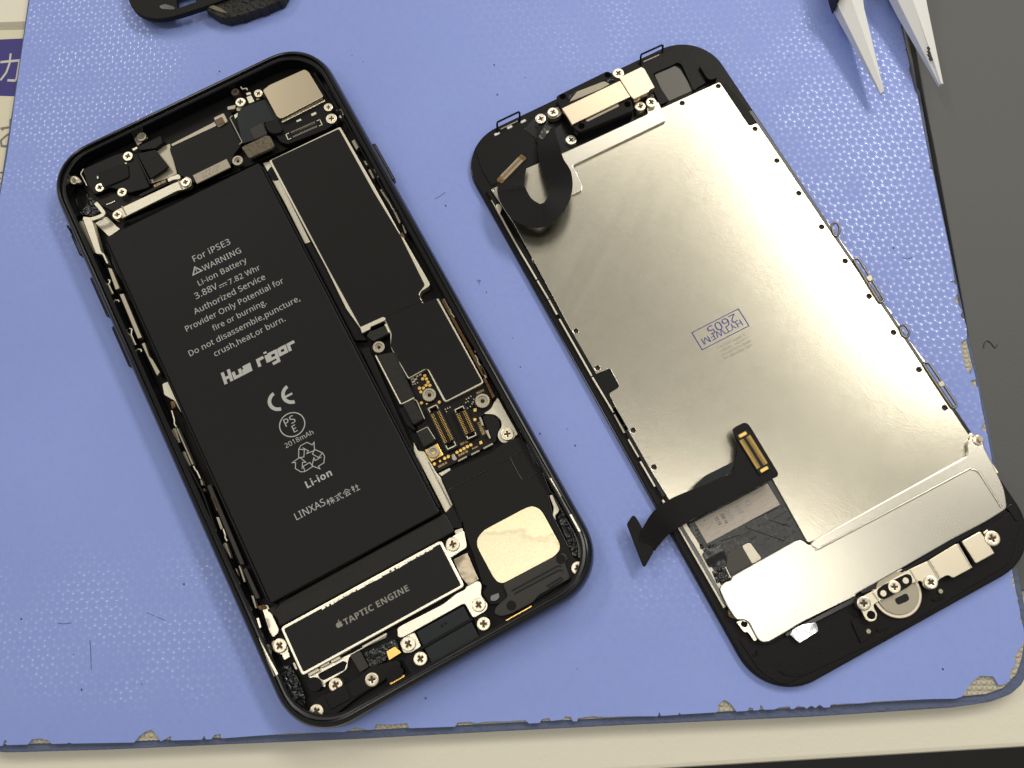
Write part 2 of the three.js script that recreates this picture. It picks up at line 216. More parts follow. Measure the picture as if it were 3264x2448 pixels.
// ---------------------------------------------------------------- the opened phone body
const phone = thing('phone_body', 'opened black phone body with battery, circuit board and loudspeaker showing', 'phone', PHONE);
{
  const F = (h, t) => at(PHONE, h, t), put = (name, h, t, y0, y1, m, o) => add(phone, name, slab(F(h, t), y0, y1, o), m, {});
  // housing: rings of a rounded rectangle from the back round the sides to the inner ledge
  const W = 67.3, H = 138.4, rings = [[9, 0], [2.4, .05], [1.0, .55], [.25, 1.9], [0, 3.65], [.2, 5.3], [.62, 6.3], [1.0, 6.75], [1.25, 6.86], [1.5, 6.78], [1.62, 6.4], [1.7, 6.0], [2.3, 5.95], [2.45, 5.8], [2.6, 1.5], [9, 1.45]];
  const N = 18, P = [], I = [];
  rings.forEach(([inset, y], k) => {
    const w = W / 2 - inset, h = H / 2 - inset, r = Math.max(.6, 11.5 - inset);
    for (let q = 0; q < 4; q++) for (let s = 0; s < N; s++) { const a = (q + s / (N - 1)) * Math.PI / 2, e = (v) => Math.sign(v) * Math.pow(Math.abs(v), .92); P.push((q === 0 || q === 3 ? 1 : -1) * (w - r) + r * e(Math.cos(a)), y, -((q < 2 ? 1 : -1) * (h - r) + r * e(Math.sin(a)))); }
    const n = 4 * N; if (k) for (let s = 0; s < n; s++) { const a = (k - 1) * n + s, b = (k - 1) * n + (s + 1) % n; I.push(a, b, a + n, b, b + n, a + n); }
  });
  const n = 4 * N, last = (rings.length - 1) * n; for (let s = 1; s < n - 1; s++) { I.push(0, s + 1, s); I.push(last, last + s, last + s + 1); }
  let g = new THREE.BufferGeometry(); g.setAttribute('position', new THREE.Float32BufferAttribute(P, 3)); g.setIndex(I);
  add(phone, 'housing', metres(toCreasedNormals(g, .62)), M.gloss);
  // inner lip that carries the display gasket
  const ringAt = (i, r, k = 12) => { const o = []; for (let q = 0; q < 4; q++) for (let s = 0; s <= k; s++) { const a = (q + s / k) * Math.PI / 2; o.push([(q === 0 || q === 3 ? 1 : -1) * (W / 2 - i - r) + r * Math.cos(a), -((q < 2 ? 1 : -1) * (H / 2 - i - r) + r * Math.sin(a))]); } return o; };
  add(phone, 'gasket', slab(ringAt(2.0, 9.4), 5.9, 6.12, { raw: true, r: 0, b: .05, holes: [ringAt(2.45, 9)] }), M.satin);
  add(phone, 'mid_plate', slab(ringAt(2.7, 8.8), 1.5, 1.75, { raw: true, r: 0, b: .04 }), M.black);
  // side buttons
  for (const [t, side] of [['c 95,425 c 185,605', -1], ['c 260,800 c 415,1145', -1], ['c 450,1230 c 610,1585', -1], ['b 1760,920 b 1950,1265', 1]]) {
    const [A, B] = F(3.6, t), b = new RoundedBoxGeometry(1.5, 2.2, Math.abs(B[1] - A[1]), 3, .45); b.translate(side * (W / 2 - .15), 3.65, (A[1] + B[1]) / 2); add(phone, 'side_button', metres(b), M.gloss);
  }
  // dark filling at the ends
  const dark = [['antenna_block', 'a 300,1180 a 700,930 a 1180,690 b 760,270 b 1010,160 b 1180,200 b 1300,470 b 1430,640 b 1430,740 b 900,970 b 560,1120 b 430,1190 a 1390,1360 a 620,1680 a 470,1500 a 330,1330', 2.6], ['antenna_block', 'h 100,640 h 250,560 h 440,950 h 1190,590 h 1960,260 g 880,850 g 1700,560 g 1870,600 g 1880,760 g 1400,1190 g 700,1500 h 1500,950 h 700,1380 h 520,1330 h 280,980', 2.2]];
  for (const [nm, t, y] of dark) put(nm, y, t, 1.8, y, M.black, { raw: true, r: 1.5 });

  // ---- battery
  const bt = F(5.2, 'c 420,410 c 560,335 c 1205,38 b 688,1122 d 620,1395 e 790,1375 h 880,2 h 128,395'), bc = square([bt[0], [bt[3][0], bt[2][1]], [bt[5][0], bt[6][1]], [bt[7][0], bt[7][1]]]);
  const xs = [(bt[0][0] + bt[7][0]) / 2, (bt[3][0] + bt[4][0] + bt[5][0]) / 3], z0 = (bt[1][1] + bt[2][1]) / 2, z1 = F(5, 'e 880,1455 h 130,392')[0][1];
  const box = [xs[0], z0, xs[1], z1], PW = 820, PH = 2048;
  const label = print(PW, PH, (c) => {
    c.fillStyle = '#101010'; c.fillRect(0, 0, PW, PH);
    c.fillStyle = '#0c0c0c'; c.fillRect(0, 0, PW * .8, 90); c.fillRect(PW * .12, 70, PW * .5, 60);
    const X = (p) => (p[0] - box[0]) / (box[2] - box[0]) * PW, Y = (p) => (p[1] - box[1]) / (box[3] - box[1]) * PH;
    c.fillStyle = c.strokeStyle = '#b4b3af';
    const line = (s, t, font) => { const [a, b] = F(5.2, t), y = (Y(a) + Y(b)) / 2; text(c, s, X(a), y, X(b), y, font); };
    line('For iPSE3', 'c 1150,648 c 1492,495'); line('WARNING', 'c 1238,724 c 1588,574'); line('Li-ion Battery', 'c 1192,854 c 1635,662'); line('3.88V', 'c 1175,983 c 1372,882'); line('7.82 Whr', 'c 1466,846 c 1750,722');
    line('Authorized Service', 'c 1162,1102 c 1802,812'); line('Provider Only Potential for', 'c 1080,1252 c 1962,848'); line('fire or burning.', 'c 1325,1248 c 1812,1032'); line('Do not disassemble,puncture,', 'c 1108,1466 c 2112,1008'); line('crush,heat,or burn.', 'c 1335,1472 c 1980,1182');
    line('2018mAh', 'i 1135,630 i 1392,508'); line('Li-ion', 'i 1318,985 i 1560,872', 'bold'); line('LINXAS', 'i 1222,1265 i 1502,1138');
    const pt = (t) => { const [a] = F(5.2, t); return [X(a), Y(a)]; }, mm = PW / (box[2] - box[0]);
    c.lineWidth = 4; c.lineJoin = 'miter';
    { const a = pt('c 1150,766'), b = pt('c 1230,732'), t = pt('c 1168,694'); c.lineWidth = 6; c.beginPath(); c.moveTo(...a); c.lineTo(b[0], a[1]); c.lineTo((a[0] + b[0]) / 2, t[1]); c.closePath(); c.stroke(); const x = (a[0] + b[0]) / 2; c.lineWidth = 5; c.beginPath(); c.moveTo(x, a[1] - 24); c.lineTo(x, a[1] - 12); c.moveTo(x, a[1] - 8); c.lineTo(x, a[1] - 4); c.stroke(); }
    { const a = pt('c 1380,872'), b = pt('c 1450,838'), y = (a[1] + b[1]) / 2; c.lineWidth = 4; c.beginPath(); c.moveTo(a[0], y - 6); c.lineTo(b[0], y - 6); c.stroke(); c.setLineDash([(b[0] - a[0]) / 4.2, 5]); c.beginPath(); c.moveTo(a[0], y + 5); c.lineTo(b[0], y + 5); c.stroke(); c.setLineDash([]); }
    { const a = pt('z 485,826'), b = pt('z 648,754'), s = (b[0] - a[0]) / 6.1; c.lineWidth = .25;   // block lettering of the maker's mark
      strokes(c, [[[.16, -.02], [.06, 1]], [[.1, .56], [.56, .56]], [[.66, -.02], [.54, 1]], [[.9, .36], [.86, .88], [1.36, .88], [1.42, .36]], [[1.68, .42], [2.2, .42], [2.14, .88], [1.62, .88], [1.66, .66], [2.16, .66]], [[2.86, 1], [2.92, .42], [3.4, .42]], [[3.62, .36], [3.56, 1]], [[3.66, .06], [3.64, .22]], [[4.4, .42], [3.86, .42], [3.82, .88], [4.34, .88]], [[4.42, .3], [4.3, 1.28], [3.8, 1.28]], [[4.66, .42], [5.16, .42], [5.12, .88], [4.62, .88], [4.68, .34]], [[5.4, 1], [5.46, .42], [5.98, .42]]], a[0], (a[1] + b[1]) / 2 - s, s); }
    { const a = pt('i 1050,222'), b = pt('i 1172,165'), y = (a[1] + b[1]) / 2; c.lineWidth = 17; for (const p of [a, b]) { c.beginPath(); c.arc(p[0] + 14, y, 43, Math.PI * .55, Math.PI * 1.45); c.stroke(); } c.lineWidth = 11; c.beginPath(); c.moveTo(b[0] - 26, y); c.lineTo(b[0] + 14, y); c.stroke(); }
    { const p = pt('i 1194,425'); c.lineWidth = 5; c.beginPath(); c.arc(p[0], p[1], 2.6 * mm, 0, 7); c.stroke(); text(c, 'PS', p[0] - 34, p[1] - 4, p[0] + 24, p[1] - 4); text(c, 'E', p[0] - 12, p[1] + 40, p[0] + 14, p[1] + 40); }
    { const p = pt('i 1340,718'), R = 3.5 * mm; c.lineWidth = 4;
      for (let k = 0; k < 3; k++) { c.save(); c.translate(...p); c.rotate(k * Math.PI * 2 / 3); c.scale(R, R); c.lineWidth = 4 / R; for (const l of [[[-.52, -.28], [-.3, -.78], [-.1, -.92], [.3, -.92], [.5, -.62], [.66, -.72], [.48, -.24], [0, -.3], [.16, -.4], [-.06, -.74]], [[-.3, -.78], [-.02, -.58], [-.22, -.2], [-.52, -.28]]]) { c.beginPath(); l.forEach((q, i) => (i ? c.lineTo(...q) : c.moveTo(...q))); c.stroke(); } c.restore(); } }
    { const [a, b] = F(5.2, 'i 1506,1136 i 1806,1000'), x = X(a), w = (X(b) - x) / 4, y = (Y(a) + Y(b)) / 2 - w * .86; c.lineWidth = .085;
      const G = [[[[.05, .3], [.45, .3]], [[.25, .05], [.25, .95]], [[.25, .32], [.05, .65]], [[.25, .35], [.42, .55]], [[.6, .1], [.52, .3]], [[.55, .25], [.95, .25]], [[.48, .48], [1, .48]], [[.74, .05], [.74, .95]], [[.72, .5], [.48, .8]], [[.76, .5], [1, .8]]],
        [[[.05, .25], [.95, .25]], [[.12, .5], [.5, .5]], [[.3, .5], [.3, .85]], [[.08, .9], [.55, .8]], [[.6, .05], [.65, .5], [.8, .85], [.95, .9], [.95, .75]], [[.78, .05], [.88, .15]]],
        [[[.5, .05], [.05, .45]], [[.5, .05], [.95, .45]], [[.3, .4], [.7, .4]], [[.15, .58], [.85, .58]], [[.45, .6], [.25, .9], [.8, .85]], [[.65, .7], [.85, .95]]],
        [[[.2, .05], [.28, .15]], [[.05, .25], [.4, .25], [.08, .6]], [[.25, .45], [.25, .95]], [[.28, .5], [.42, .62]], [[.55, .4], [.95, .4]], [[.75, .1], [.75, .9]], [[.48, .9], [1, .9]]]];
      G.forEach((q, k) => strokes(c, q, x + k * w, y, w * .92)); }
  });
  const cell = [[box[0], box[1]], [box[2], box[1]], [box[2], box[3]], [box[0], box[3]]];
  add(phone, 'battery', slab(cell, 1.8, 5.3, { raw: true, r: .5, b: .28, box }), new THREE.MeshPhysicalMaterial({ map: label, roughness: .45, specularIntensity: .4, bumpMap: GRAIN, bumpScale: .00001 }), { label: 'black battery cell with white warning print and maker mark' });
  for (const s of [0, 2]) add(phone, 'battery_edge', wire([[box[s] + (s ? .25 : -.25), 4.9, box[1] + 1.5], [box[s] + (s ? .3 : -.3), 4.9, box[3] - 1]], .28), M.satin);
  put('battery_tape', 4.4, 'h 128,395 h 880,2 e 885,1465 e 935,1590 g 490,300 h 250,560 h 225,470', 1.8, 4.3, std(.018, .017, .0155, .4, 0, dim), { r: .6, b: .3 });
  { const fold = F(4.4, 'h 240,350 h 330,270 h 500,180 h 800,20 e 850,1455'); add(phone, 'tape_fold', wire(fold.map(([x, z]) => [x, 4.35, z]), .14), M.satin); }
  { const [a, b] = F(4.6, 'h 210,390 h 250,300'); add(phone, 'tape_fold', wire([[a[0], 4.3, a[1]], [b[0] - .2, 4.34, (a[1] + b[1]) / 2], [b[0], 4.3, b[1]]], .12), M.satin); }

  // ---- taptic motor
  const tb = square(F(5, 'h 288,562 g 348,440 g 556,888 h 455,945'));
  const tbox = [tb[0][0], tb[0][1], tb[2][0], tb[2][1]];
  const motor = add(phone, 'vibration_motor', slab(grow(tb, .55), 1.8, 4.75, { r: .7, b: .15 }), M.steel, { label: 'metal vibration motor under a black printed sheet' });
  const ttex = print(1600, 480, (c, w, h) => {
    c.fillStyle = '#0f0f0e'; c.fillRect(0, 0, w, h); c.fillStyle = '#8f8b82';
    const X = (p) => (p[0] - tbox[0]) / (tbox[2] - tbox[0]) * w, Y = (p) => (p[1] - tbox[1]) / (tbox[3] - tbox[1]) * h, [a, b, p] = F(5, 'h 825,530 h 1405,228 h 778,528'), y = (Y(a) + Y(b)) / 2;
    text(c, 'TAPTIC ENGINE', X(a), y, X(b), y, 'bold');
    const px = X(p), py = (Y(p) + y) / 2 - 18, s = 34;          // the fruit mark
    c.beginPath(); c.ellipse(px - s * .32, py, s * .62, s * .82, 0, 0, 7); c.ellipse(px + s * .32, py, s * .62, s * .82, 0, 0, 7); c.fill(); c.beginPath(); c.ellipse(px + s * .22, py - s * 1.15, s * .14, s * .42, .6, 0, 7); c.fill();
    c.fillStyle = '#0f0f0e'; c.beginPath(); c.arc(px + s * 1.08, py - s * .1, s * .42, 0, 7); c.fill();
  });
  add(motor, 'printed_sheet', slab(tb, 4.76, 4.86, { r: .35, b: .04, box: tbox }), new THREE.MeshPhysicalMaterial({ map: ttex, roughness: .45, specularIntensity: .45, bumpMap: GRAIN, bumpScale: .00001 }));
  for (const t of ['h 610,890 h 690,855 h 692,875 h 615,915', 'h 700,845 h 780,805 h 790,830 h 710,870', 'h 500,960 h 590,910 h 600,935 h 510,990', 'h 980,720 h 1190,595 h 1195,618 h 985,745']) add(motor, 'frame_tab', slab(F(4, t), 2.2, 4, { r: .1 }), M.pale);
  { // worn upper edge of the sheet
    const tears = []; for (let k = 0; k < 26; k++) { const x = tb[0][0] + (tb[1][0] - tb[0][0]) * (.25 + .72 * k / 26); tears.push(boxMM(.5 + rnd() * 1.2, .05, .12 + rnd() * .3, x, 4.87, tb[0][1] + .05 + rnd() * .12, (rnd() - .5) * .3)); }
    add(motor, 'worn_edge', joined(tears), M.steel, { kind: 'stuff' });
  }
  const lowPlate = put('motor_bracket', 3, 'h 500,985 h 520,955 h 840,800 h 985,735 h 1195,610 h 1195,640 h 975,745 h 900,775 h 860,830 h 845,925 h 650,1045 h 660,1085 h 620,1070', 2, 3, M.steel, { raw: true, r: .5, holes: [F(3, 'h 590,965 h 700,910 h 815,848 h 852,868 h 845,918 h 730,975 h 640,1020 h 605,1005')], hr: .5 });
  put('motor_bracket', 3.4, 'h 90,362 h 148,352 h 200,470 h 245,565 h 240,600 h 195,645 h 160,590', 2, 3.4, M.steel, { raw: true, r: .4 });
  put('motor_bracket', 3.6, 'h 175,682 h 270,640 h 325,720 h 330,770 h 300,800 h 262,795 h 190,745', 2.4, 3.6, M.steel, { raw: true, r: .5 });
  put('motor_clip', 3.9, 'h 270,800 h 330,765 h 345,815 h 290,840', 2.4, 3.8, M.steel, { r: .2 }); put('motor_clip', 3.9, 'h 365,868 h 385,860 h 412,920 h 392,928', 2.4, 3.9, M.pale, { r: .1 });

  // ---- loudspeaker
  const sp = put('loudspeaker', 4.4, 'e 842,1160 e 960,1085 e 1295,940 e 1380,870 e 1530,802 e 1605,862 e 1650,970 e 1740,1110 e 1812,1290 e 1785,1345 g 1545,170 g 1580,230 g 1700,480 g 1755,590 g 1880,630 g 1890,760 g 1720,825 g 1350,1045 g 870,1090 g 780,965 g 840,890 g 790,880 g 690,560 g 600,330 g 575,200 e 1030,1580 e 945,1405 e 905,1300', 1.8, 4.3, M.coal, { raw: true, r: .6, b: .25, label: 1 });
  const seam = (t, h = 4.3) => add(sp, 'seam', wire(F(h, t).map(([x, z]) => [x, h, z]), .13), M.gloss);
  seam('e 908,1310 e 912,1285 e 940,1262 e 1440,998 e 1570,930 e 1615,932 e 1640,965 e 1670,1040'); seam('e 1452,990 e 1478,1040 e 1530,1140 e 1560,1185 e 1590,1182 e 1725,1105'); seam('e 1600,870 e 1650,970 e 1735,1110 e 1805,1285 e 1790,1330 g 1540,170 g 1600,280 g 1700,480');
  const stain = texture(512, (u, v) => { const q = cloud(u * 3, v * 3, 3, 51, 5), x = u - .5, y = v - .5, t = x + y * .9 + .5 * (q - .5), s = t > .22 + .06 * cloud(u * 20, v * 20, 20, 52, 2) ? 1 : 0, e = Math.exp(-Math.pow((t - .19) / .05, 2)); return [.88 + .04 * s - .05 * e, .83 + .035 * s - .05 * e, .69 + .02 * s - .05 * e].map((k) => k * (.95 + .1 * cloud(u * 60, v * 60, 60, 53, 2))); }, true);
  const spk = F(4.6, 'g 728,440 g 738,380 g 800,300 g 1240,65 g 1310,40 g 1390,70 g 1430,120 g 1605,440 g 1612,500 g 1560,570 g 1010,862 g 950,850 g 900,790 g 745,500'), bx = [Math.min(...spk.map((p) => p[0])), Math.min(...spk.map((p) => p[1])), Math.max(...spk.map((p) => p[0])), Math.max(...spk.map((p) => p[1]))];
  add(sp, 'metal_cover', slab(spk, 4.3, 4.55, { raw: true, r: 1, b: .06, box: bx }), std(.84, .85, .88, .32, 1, { map: stain, bumpMap: GRAIN, bumpScale: .000006 }), { label: 'stained pale metal cover of the loudspeaker' });
  add(sp, 'port_cover', slab(F(5, 'g 1000,870 g 1080,830 g 1650,528 g 1700,600 g 1660,640 g 1720,810 g 1380,990 g 1330,1060 g 1080,1190 g 980,1215 g 905,1180 g 930,1110 g 1060,1000'), 4.3, 5, { raw: true, r: .7, b: .2 }), M.grey);
  for (const t of ['g 1100,940 g 1590,675 g 1625,680', 'g 1130,970 g 1600,720 g 1640,730', 'g 1470,890 g 1620,800 g 1640,820 g 1490,910']) add(sp, 'rib', wire(F(5, t).map(([x, z]) => [x, 5, z]), .16), M.slate);
  for (const t of ['g 1618,605', 'g 1095,1095']) add(sp, 'cap', slab(circle(...F(5, t)[0], .95), 4.8, 5.06, { raw: true, r: 0 }), M.black);
  add(sp, 'gasket_pad', slab(F(5, 'g 870,990 g 960,955 g 975,1010 g 930,1050 g 870,1050'), 4.3, 4.62, { r: .4 }), M.gloss);
  put('contact_strip', 3, 'g 1030,1240 g 1310,1100 g 1315,1125 g 1040,1265', 2.2, 3, M.gold, { r: .1 });
  put('contact_strip', 3, 'g 890,1350 g 965,1315 g 970,1340 g 900,1372', 2.2, 3, M.pale, { r: .1 }); put('contact_strip', 3, 'g 765,1405 g 845,1370 g 850,1390 g 775,1425', 2.2, 3, M.pale, { r: .1 });
  put('adhesive_residue', 4, 'g 1580,140 g 1650,120 g 1720,280 g 1790,430 g 1800,560 g 1750,590 g 1690,440', 2, 4, M.tar, { raw: true, r: .5 });
  put('adhesive_residue', 3.6, 'h 240,900 h 340,880 h 420,1010 h 480,1180 h 470,1280 h 400,1200 h 320,1100', 2, 3.6, M.tar, { raw: true, r: .5 });

  // ---- bottom: bright bracket, dark covers
  put('bright_bracket', 4.6, 'h 1288,565 h 1310,545 h 1700,345 g 520,965 g 600,930 g 625,890 g 645,885 g 742,830 g 782,870 g 770,990 g 850,1090 g 830,1150 g 690,1232 g 600,1068 h 1450,578 h 1395,612 h 1330,642 h 1295,640', 3.6, 4.5, M.steel, { raw: true, r: .6 });
  put('strap', 4.6, 'g 480,608 g 625,535 g 748,820 g 640,888 g 560,790', 3, 4.2, std(.34, .29, .21, .3, 1, { bumpMap: FOLD, bumpScale: .0003 }), { raw: true, r: .2 });
  put('bright_bracket', 4.8, 'g 390,445 g 470,365 g 590,292 g 628,480 g 560,520 g 440,600', 3.4, 4.6, M.steel, { raw: true, r: .6 });
  put('bright_bracket', 4.4, 'g 490,300 g 575,270 g 620,470 g 570,480 g 500,330', 2.8, 4.0, M.pale, { raw: true, r: .3 });
  put('bright_bracket', 4.4, 'h 1308,690 h 1340,645 h 1440,595 h 1502,720 h 1410,775 h 1345,780', 3.4, 4.3, M.steel, { raw: true, r: .5 });
  put('gold_contact', 4.2, 'h 1190,765 h 1270,722 h 1325,775 h 1215,845', 3, 4, M.gold, { raw: true, r: .2 });
  put('port_shield', 5, 'h 1452,600 h 1882,355 h 2005,655 h 1605,885', 2, 4.9, M.slate, { r: .3, b: .2 });
  { const [a, b] = F(5, 'h 1500,740 h 1950,480'); add(phone, 'shield_step', wire([[a[0], 4.86, a[1]], [b[0], 4.86, b[1]]], .35), M.coal); }
  for (const t of ['h 1683,538', 'h 1715,515']) add(phone, 'rivet', slab(circle(...F(5, t)[0], .3, 10), 4.8, 4.96, { raw: true, r: 0, b: .03 }), M.satin);
  put('mount_plate', 3.9, 'h 1335,830 h 1500,730 h 1605,880 h 1420,990', 2, 3.9, M.black, { raw: true, r: .6 });
  put('mount_plate', 3.9, 'h 1950,440 h 2080,420 h 2110,560 h 2010,640', 2, 3.9, M.black, { raw: true, r: .6 });
  put('microphone_module', 4.2, 'h 500,1255 h 590,1170 h 830,1058 h 990,958 h 1040,900 h 1295,838 h 1330,890 h 1125,1060 h 920,1185 h 700,1362 h 640,1370 h 520,1330', 2, 4.2, M.coal, { raw: true, r: .7, b: .2 });
  put('module_cover', 4.5, 'h 648,1142 h 820,1062 h 882,1175 h 705,1282', 4.2, 4.5, M.satin, { r: .2 }); put('module_cover', 4.5, 'h 850,1060 h 990,975 h 1020,1060 h 1110,1065 h 900,1175', 4.2, 4.42, M.coal, { raw: true, r: .3 });
  put('rubber_plug', 4.4, 'h 1180,960 h 1290,880 h 1350,930 h 1330,985 h 1210,1050', 2, 4.4, M.black, { raw: true, r: .5 });
  put('gold_contact', 3.6, 'h 1215,1040 h 1340,965 h 1360,985 h 1230,1062', 2.4, 3.5, M.gold, { r: .15 }); put('contact_strip', 3.6, 'h 1240,1070 h 1275,1052 h 1280,1078 h 1250,1092', 2.4, 3.4, M.pale, { r: .1 }); put('contact_strip', 3.6, 'h 1440,968 h 1490,945 h 1495,962 h 1450,985', 2.4, 3.4, M.gold, { r: .1 });
  put('flex_tape', 3.9, 'h 990,780 h 1130,715 h 1268,650 h 1312,750 h 1195,815 h 1180,855 h 1050,905', 2, 3.9, M.tar, { raw: true, r: .4 });
  put('flex_strip', 3.7, 'h 870,800 h 960,760 h 1040,900 h 960,950', 2, 3.6, M.grey, { raw: true, r: .3 });
  put('rubber_plug', 3.9, 'h 490,1010 h 560,985 h 620,1030 h 625,1090 h 560,1130 h 500,1100', 2, 3.9, M.black, { raw: true, r: .8 });

  // ---- upper left: antenna cover, silver bar, sheets
  put('antenna_cover', 4.6, 'a 332,1172 a 690,1015 a 850,1015 a 985,1345 a 790,1400 a 600,1345 a 450,1420 a 390,1330', 2, 4.5, M.satin, { raw: true, r: .6, b: .2 });
  put('antenna_pad', 5, 'a 478,1200 a 770,1108 a 785,1245 a 535,1352', 4.5, 4.85, M.coal, { raw: true, r: .7 });
  put('flex_strip', 4.9, 'a 862,1022 a 1038,980 a 1168,1142 a 990,1262', 4.2, 4.7, M.satin, { raw: true, r: .2 });
  { const [a, b] = F(4.8, 'a 850,1025 a 990,1310'); add(phone, 'cover_seam', wire([[a[0], 4.55, a[1]], [b[0], 4.55, b[1]]], .2), M.slate); }
  put('silver_plate', 3.6, 'a 1040,985 a 1180,925 a 1190,990 a 1250,1215 a 1150,1260 a 1000,1310 a 990,1265 a 1165,1142', 2.4, 3.5, M.dull, { raw: true, r: .2 });
  put('graphite_sheet', 4.4, 'a 1188,932 a 1610,738 a 1660,762 b 385,690 b 505,905 b 425,1010 b 395,1110 b 60,1275 a 1262,1222 a 1178,990', 2.2, 4.3, M.sheet, { raw: true, r: .4 });
  put('microphone_flex', 4.6, 'a 1188,930 a 1600,718 b 240,690 b 265,735 a 1200,950', 4.1, 4.45, M.dull, { raw: true, r: .2 });
  put('microphone_flex', 4.8, 'b 240,662 b 330,615 b 370,695 b 278,752', 4.1, 4.7, M.dull, { r: .3 }); put('microphone', 5, 'b 252,678 b 318,652 b 340,706 b 275,735', 4.7, 4.9, std(.12, .07, .04, .4, .6), { r: .15 });
  const st = F(5, 'b 38,1192 b 360,1052 b 398,1128 b 70,1272'), sq = square(st), sb = [sq[0][0], sq[0][1], sq[2][0], sq[2][1]];
  const stk = print(256, 64, (c, w, h) => { c.fillStyle = '#a59a86'; c.fillRect(0, 0, w, h); c.fillStyle = '#6f675a'; c.fillRect(12, 26, 5, 5); for (let k = 0; k < 60; k++) c.fillRect(52 + rnd() * 130, 10 + Math.floor(rnd() * 9) * 5, 3 + rnd() * 9, 3); });
  add(phone, 'small_label', slab(sq, 4.3, 4.75, { r: .1, b: .05, box: sb }), new THREE.MeshPhysicalMaterial({ map: stk, roughness: .45 }));
  put('silver_bar', 5, 'a 632,1605 a 642,1572 a 720,1535 a 1250,1288 a 1295,1275 a 1332,1236 a 1385,1262 a 1382,1328 a 1310,1366 a 1250,1375 a 720,1640 a 665,1655', 4.2, 4.8, M.pale, { raw: true, r: .5 });
  put('white_tab', 5.1, 'a 1152,1262 a 1200,1240 a 1262,1218 a 1282,1240 a 1275,1268 a 1215,1272 a 1165,1296', 4.5, 5.05, M.pale, { raw: true, r: .3 });
  { const fx = F(4.4, 'a 880,1420 a 1140,1285 a 1165,1305 a 900,1440'), q = square(fx), b = [q[0][0], q[0][1], q[2][0], q[2][1]];
    add(phone, 'printed_flex', slab(fx, 3.6, 4.3, { r: .1 }), M.board);
    const gx = F(4.5, 'a 1028,1352 a 1150,1296 a 1140,1270 a 1018,1326'), gq = square(gx), gb = [gq[0][0], gq[2][1], gq[1][0], gq[0][1]];
    const gt = print(128, 32, (c) => { c.fillStyle = '#15110c'; c.fillRect(0, 0, 128, 32); c.fillStyle = '#c9a55a'; text(c, '820-02', 4, 26, 122, 26, 'bold'); });
    add(phone, 'printed_flex', slab(gq, 4.3, 4.4, { r: .05, b: .02, box: gb }), new THREE.MeshPhysicalMaterial({ map: gt, roughness: .4 })); }
  for (const t of ['a 345,1170 a 320,1215 a 345,1260 a 380,1330']) add(phone, 'spring_wire', wire(F(4.8, t).map(([x, z]) => [x, 4.6, z]), .14), M.steel);
  put('spring_contact', 4.6, 'a 225,1255 a 290,1240 a 330,1290 a 310,1305 a 240,1300', 3.6, 4.5, M.dull, { raw: true, r: .3 });
  put('adhesive_residue', 3.4, 'a 370,1400 a 470,1480 a 540,1560 a 500,1640 a 300,1600 a 400,1500', 2, 3.3, M.tar, { raw: true, r: .6 });
  { const q = F(4.6, 'a 470,1500 a 520,1560 a 545,1605 a 430,1655 a 350,1650'); add(phone, 'ground_strip', ribbon(q.map(([x, z]) => [x, 4.5, z, .8]), .5, 24), M.pale); }
  add(phone, 'solder_dots', joined(F(3.6, 'a 575,1508 a 592,1500 a 610,1494 a 625,1486 a 642,1480').map(([x, z]) => boxMM(.22, .1, .22, x, 3.35, z))), M.nickel, { kind: 'stuff' });

  put('metal_tab', 4.8, 'a 815,855 a 905,815 a 955,850 a 880,905 a 850,925', 3.4, 3.85, M.dull, { raw: true, r: .3 });
  put('rubber_block', 4.8, 'a 865,955 a 1090,850 a 1112,915 a 1040,970 a 890,990', 3, 4.7, M.satin, { raw: true, r: .3 });
  put('metal_tab', 4.8, 'a 742,1112 a 762,1106 a 772,1138 a 755,1145', 4.5, 4.75, M.pale, { raw: true, r: .1 }); put('metal_tab', 4.8, 'a 475,1242 a 488,1232 a 496,1262 a 478,1266', 4.5, 4.75, M.pale, { raw: true, r: .1 }); put('metal_tab', 4.8, 'a 810,975 a 860,950 a 865,970 a 825,995', 3.6, 4.6, M.pale, { raw: true, r: .1 });
  for (const t of ['a 718,1530 a 760,1612', 'a 1262,1284 a 1298,1362']) add(phone, 'bend_shade', wire(F(4.9, t).map(([x, z]) => [x, 4.74, z]), .2), M.dull);  // shading at the bends of the silver bar, put in as duller wires
  put('board_edge', 4.2, 'a 440,1430 a 600,1370 a 830,1410 a 1000,1345 a 1010,1385 a 700,1530 a 610,1560 a 500,1500', 2, 3.2, M.board, { raw: true, r: .4 });
  // ---- upper right: camera
  put('camera_shield', 5.2, 'b 690,640 b 850,660 b 1285,480 b 1380,700 b 1290,760 b 930,900 b 860,880', 2, 4.6, M.black, { raw: true, r: .4 });
  const cam = put('rear_camera', 6, 'b 697,402 b 762,352 b 1092,204 b 1128,226 b 1272,462 b 870,672 b 832,652', 2, 5.9, M.tan, { raw: true, r: .5, b: .12 });
  add(cam, 'lower_lip', slab(F(5.2, 'b 872,690 b 1282,488 b 1286,502 b 880,706'), 2, 5.0, { raw: true, r: .1 }), M.steel);
  put('foil_flap', 5, 'b 445,640 b 500,560 b 722,480 b 835,655 b 860,690 b 705,700 b 740,825 b 505,902', 3.8, 4.7, M.slate, { raw: true, r: .4 });
  put('grey_sticker', 5, 'b 572,768 b 688,708 b 742,808 b 622,862', 4.7, 4.78, M.grey, { raw: true, r: .3 });
  { const q = F(4.8, 'b 415,645 b 392,668 b 505,890 b 480,915'); add(phone, 'flap_edge', wire(q.map(([x, z]) => [x, 4.75, z]), .14), M.dull); }
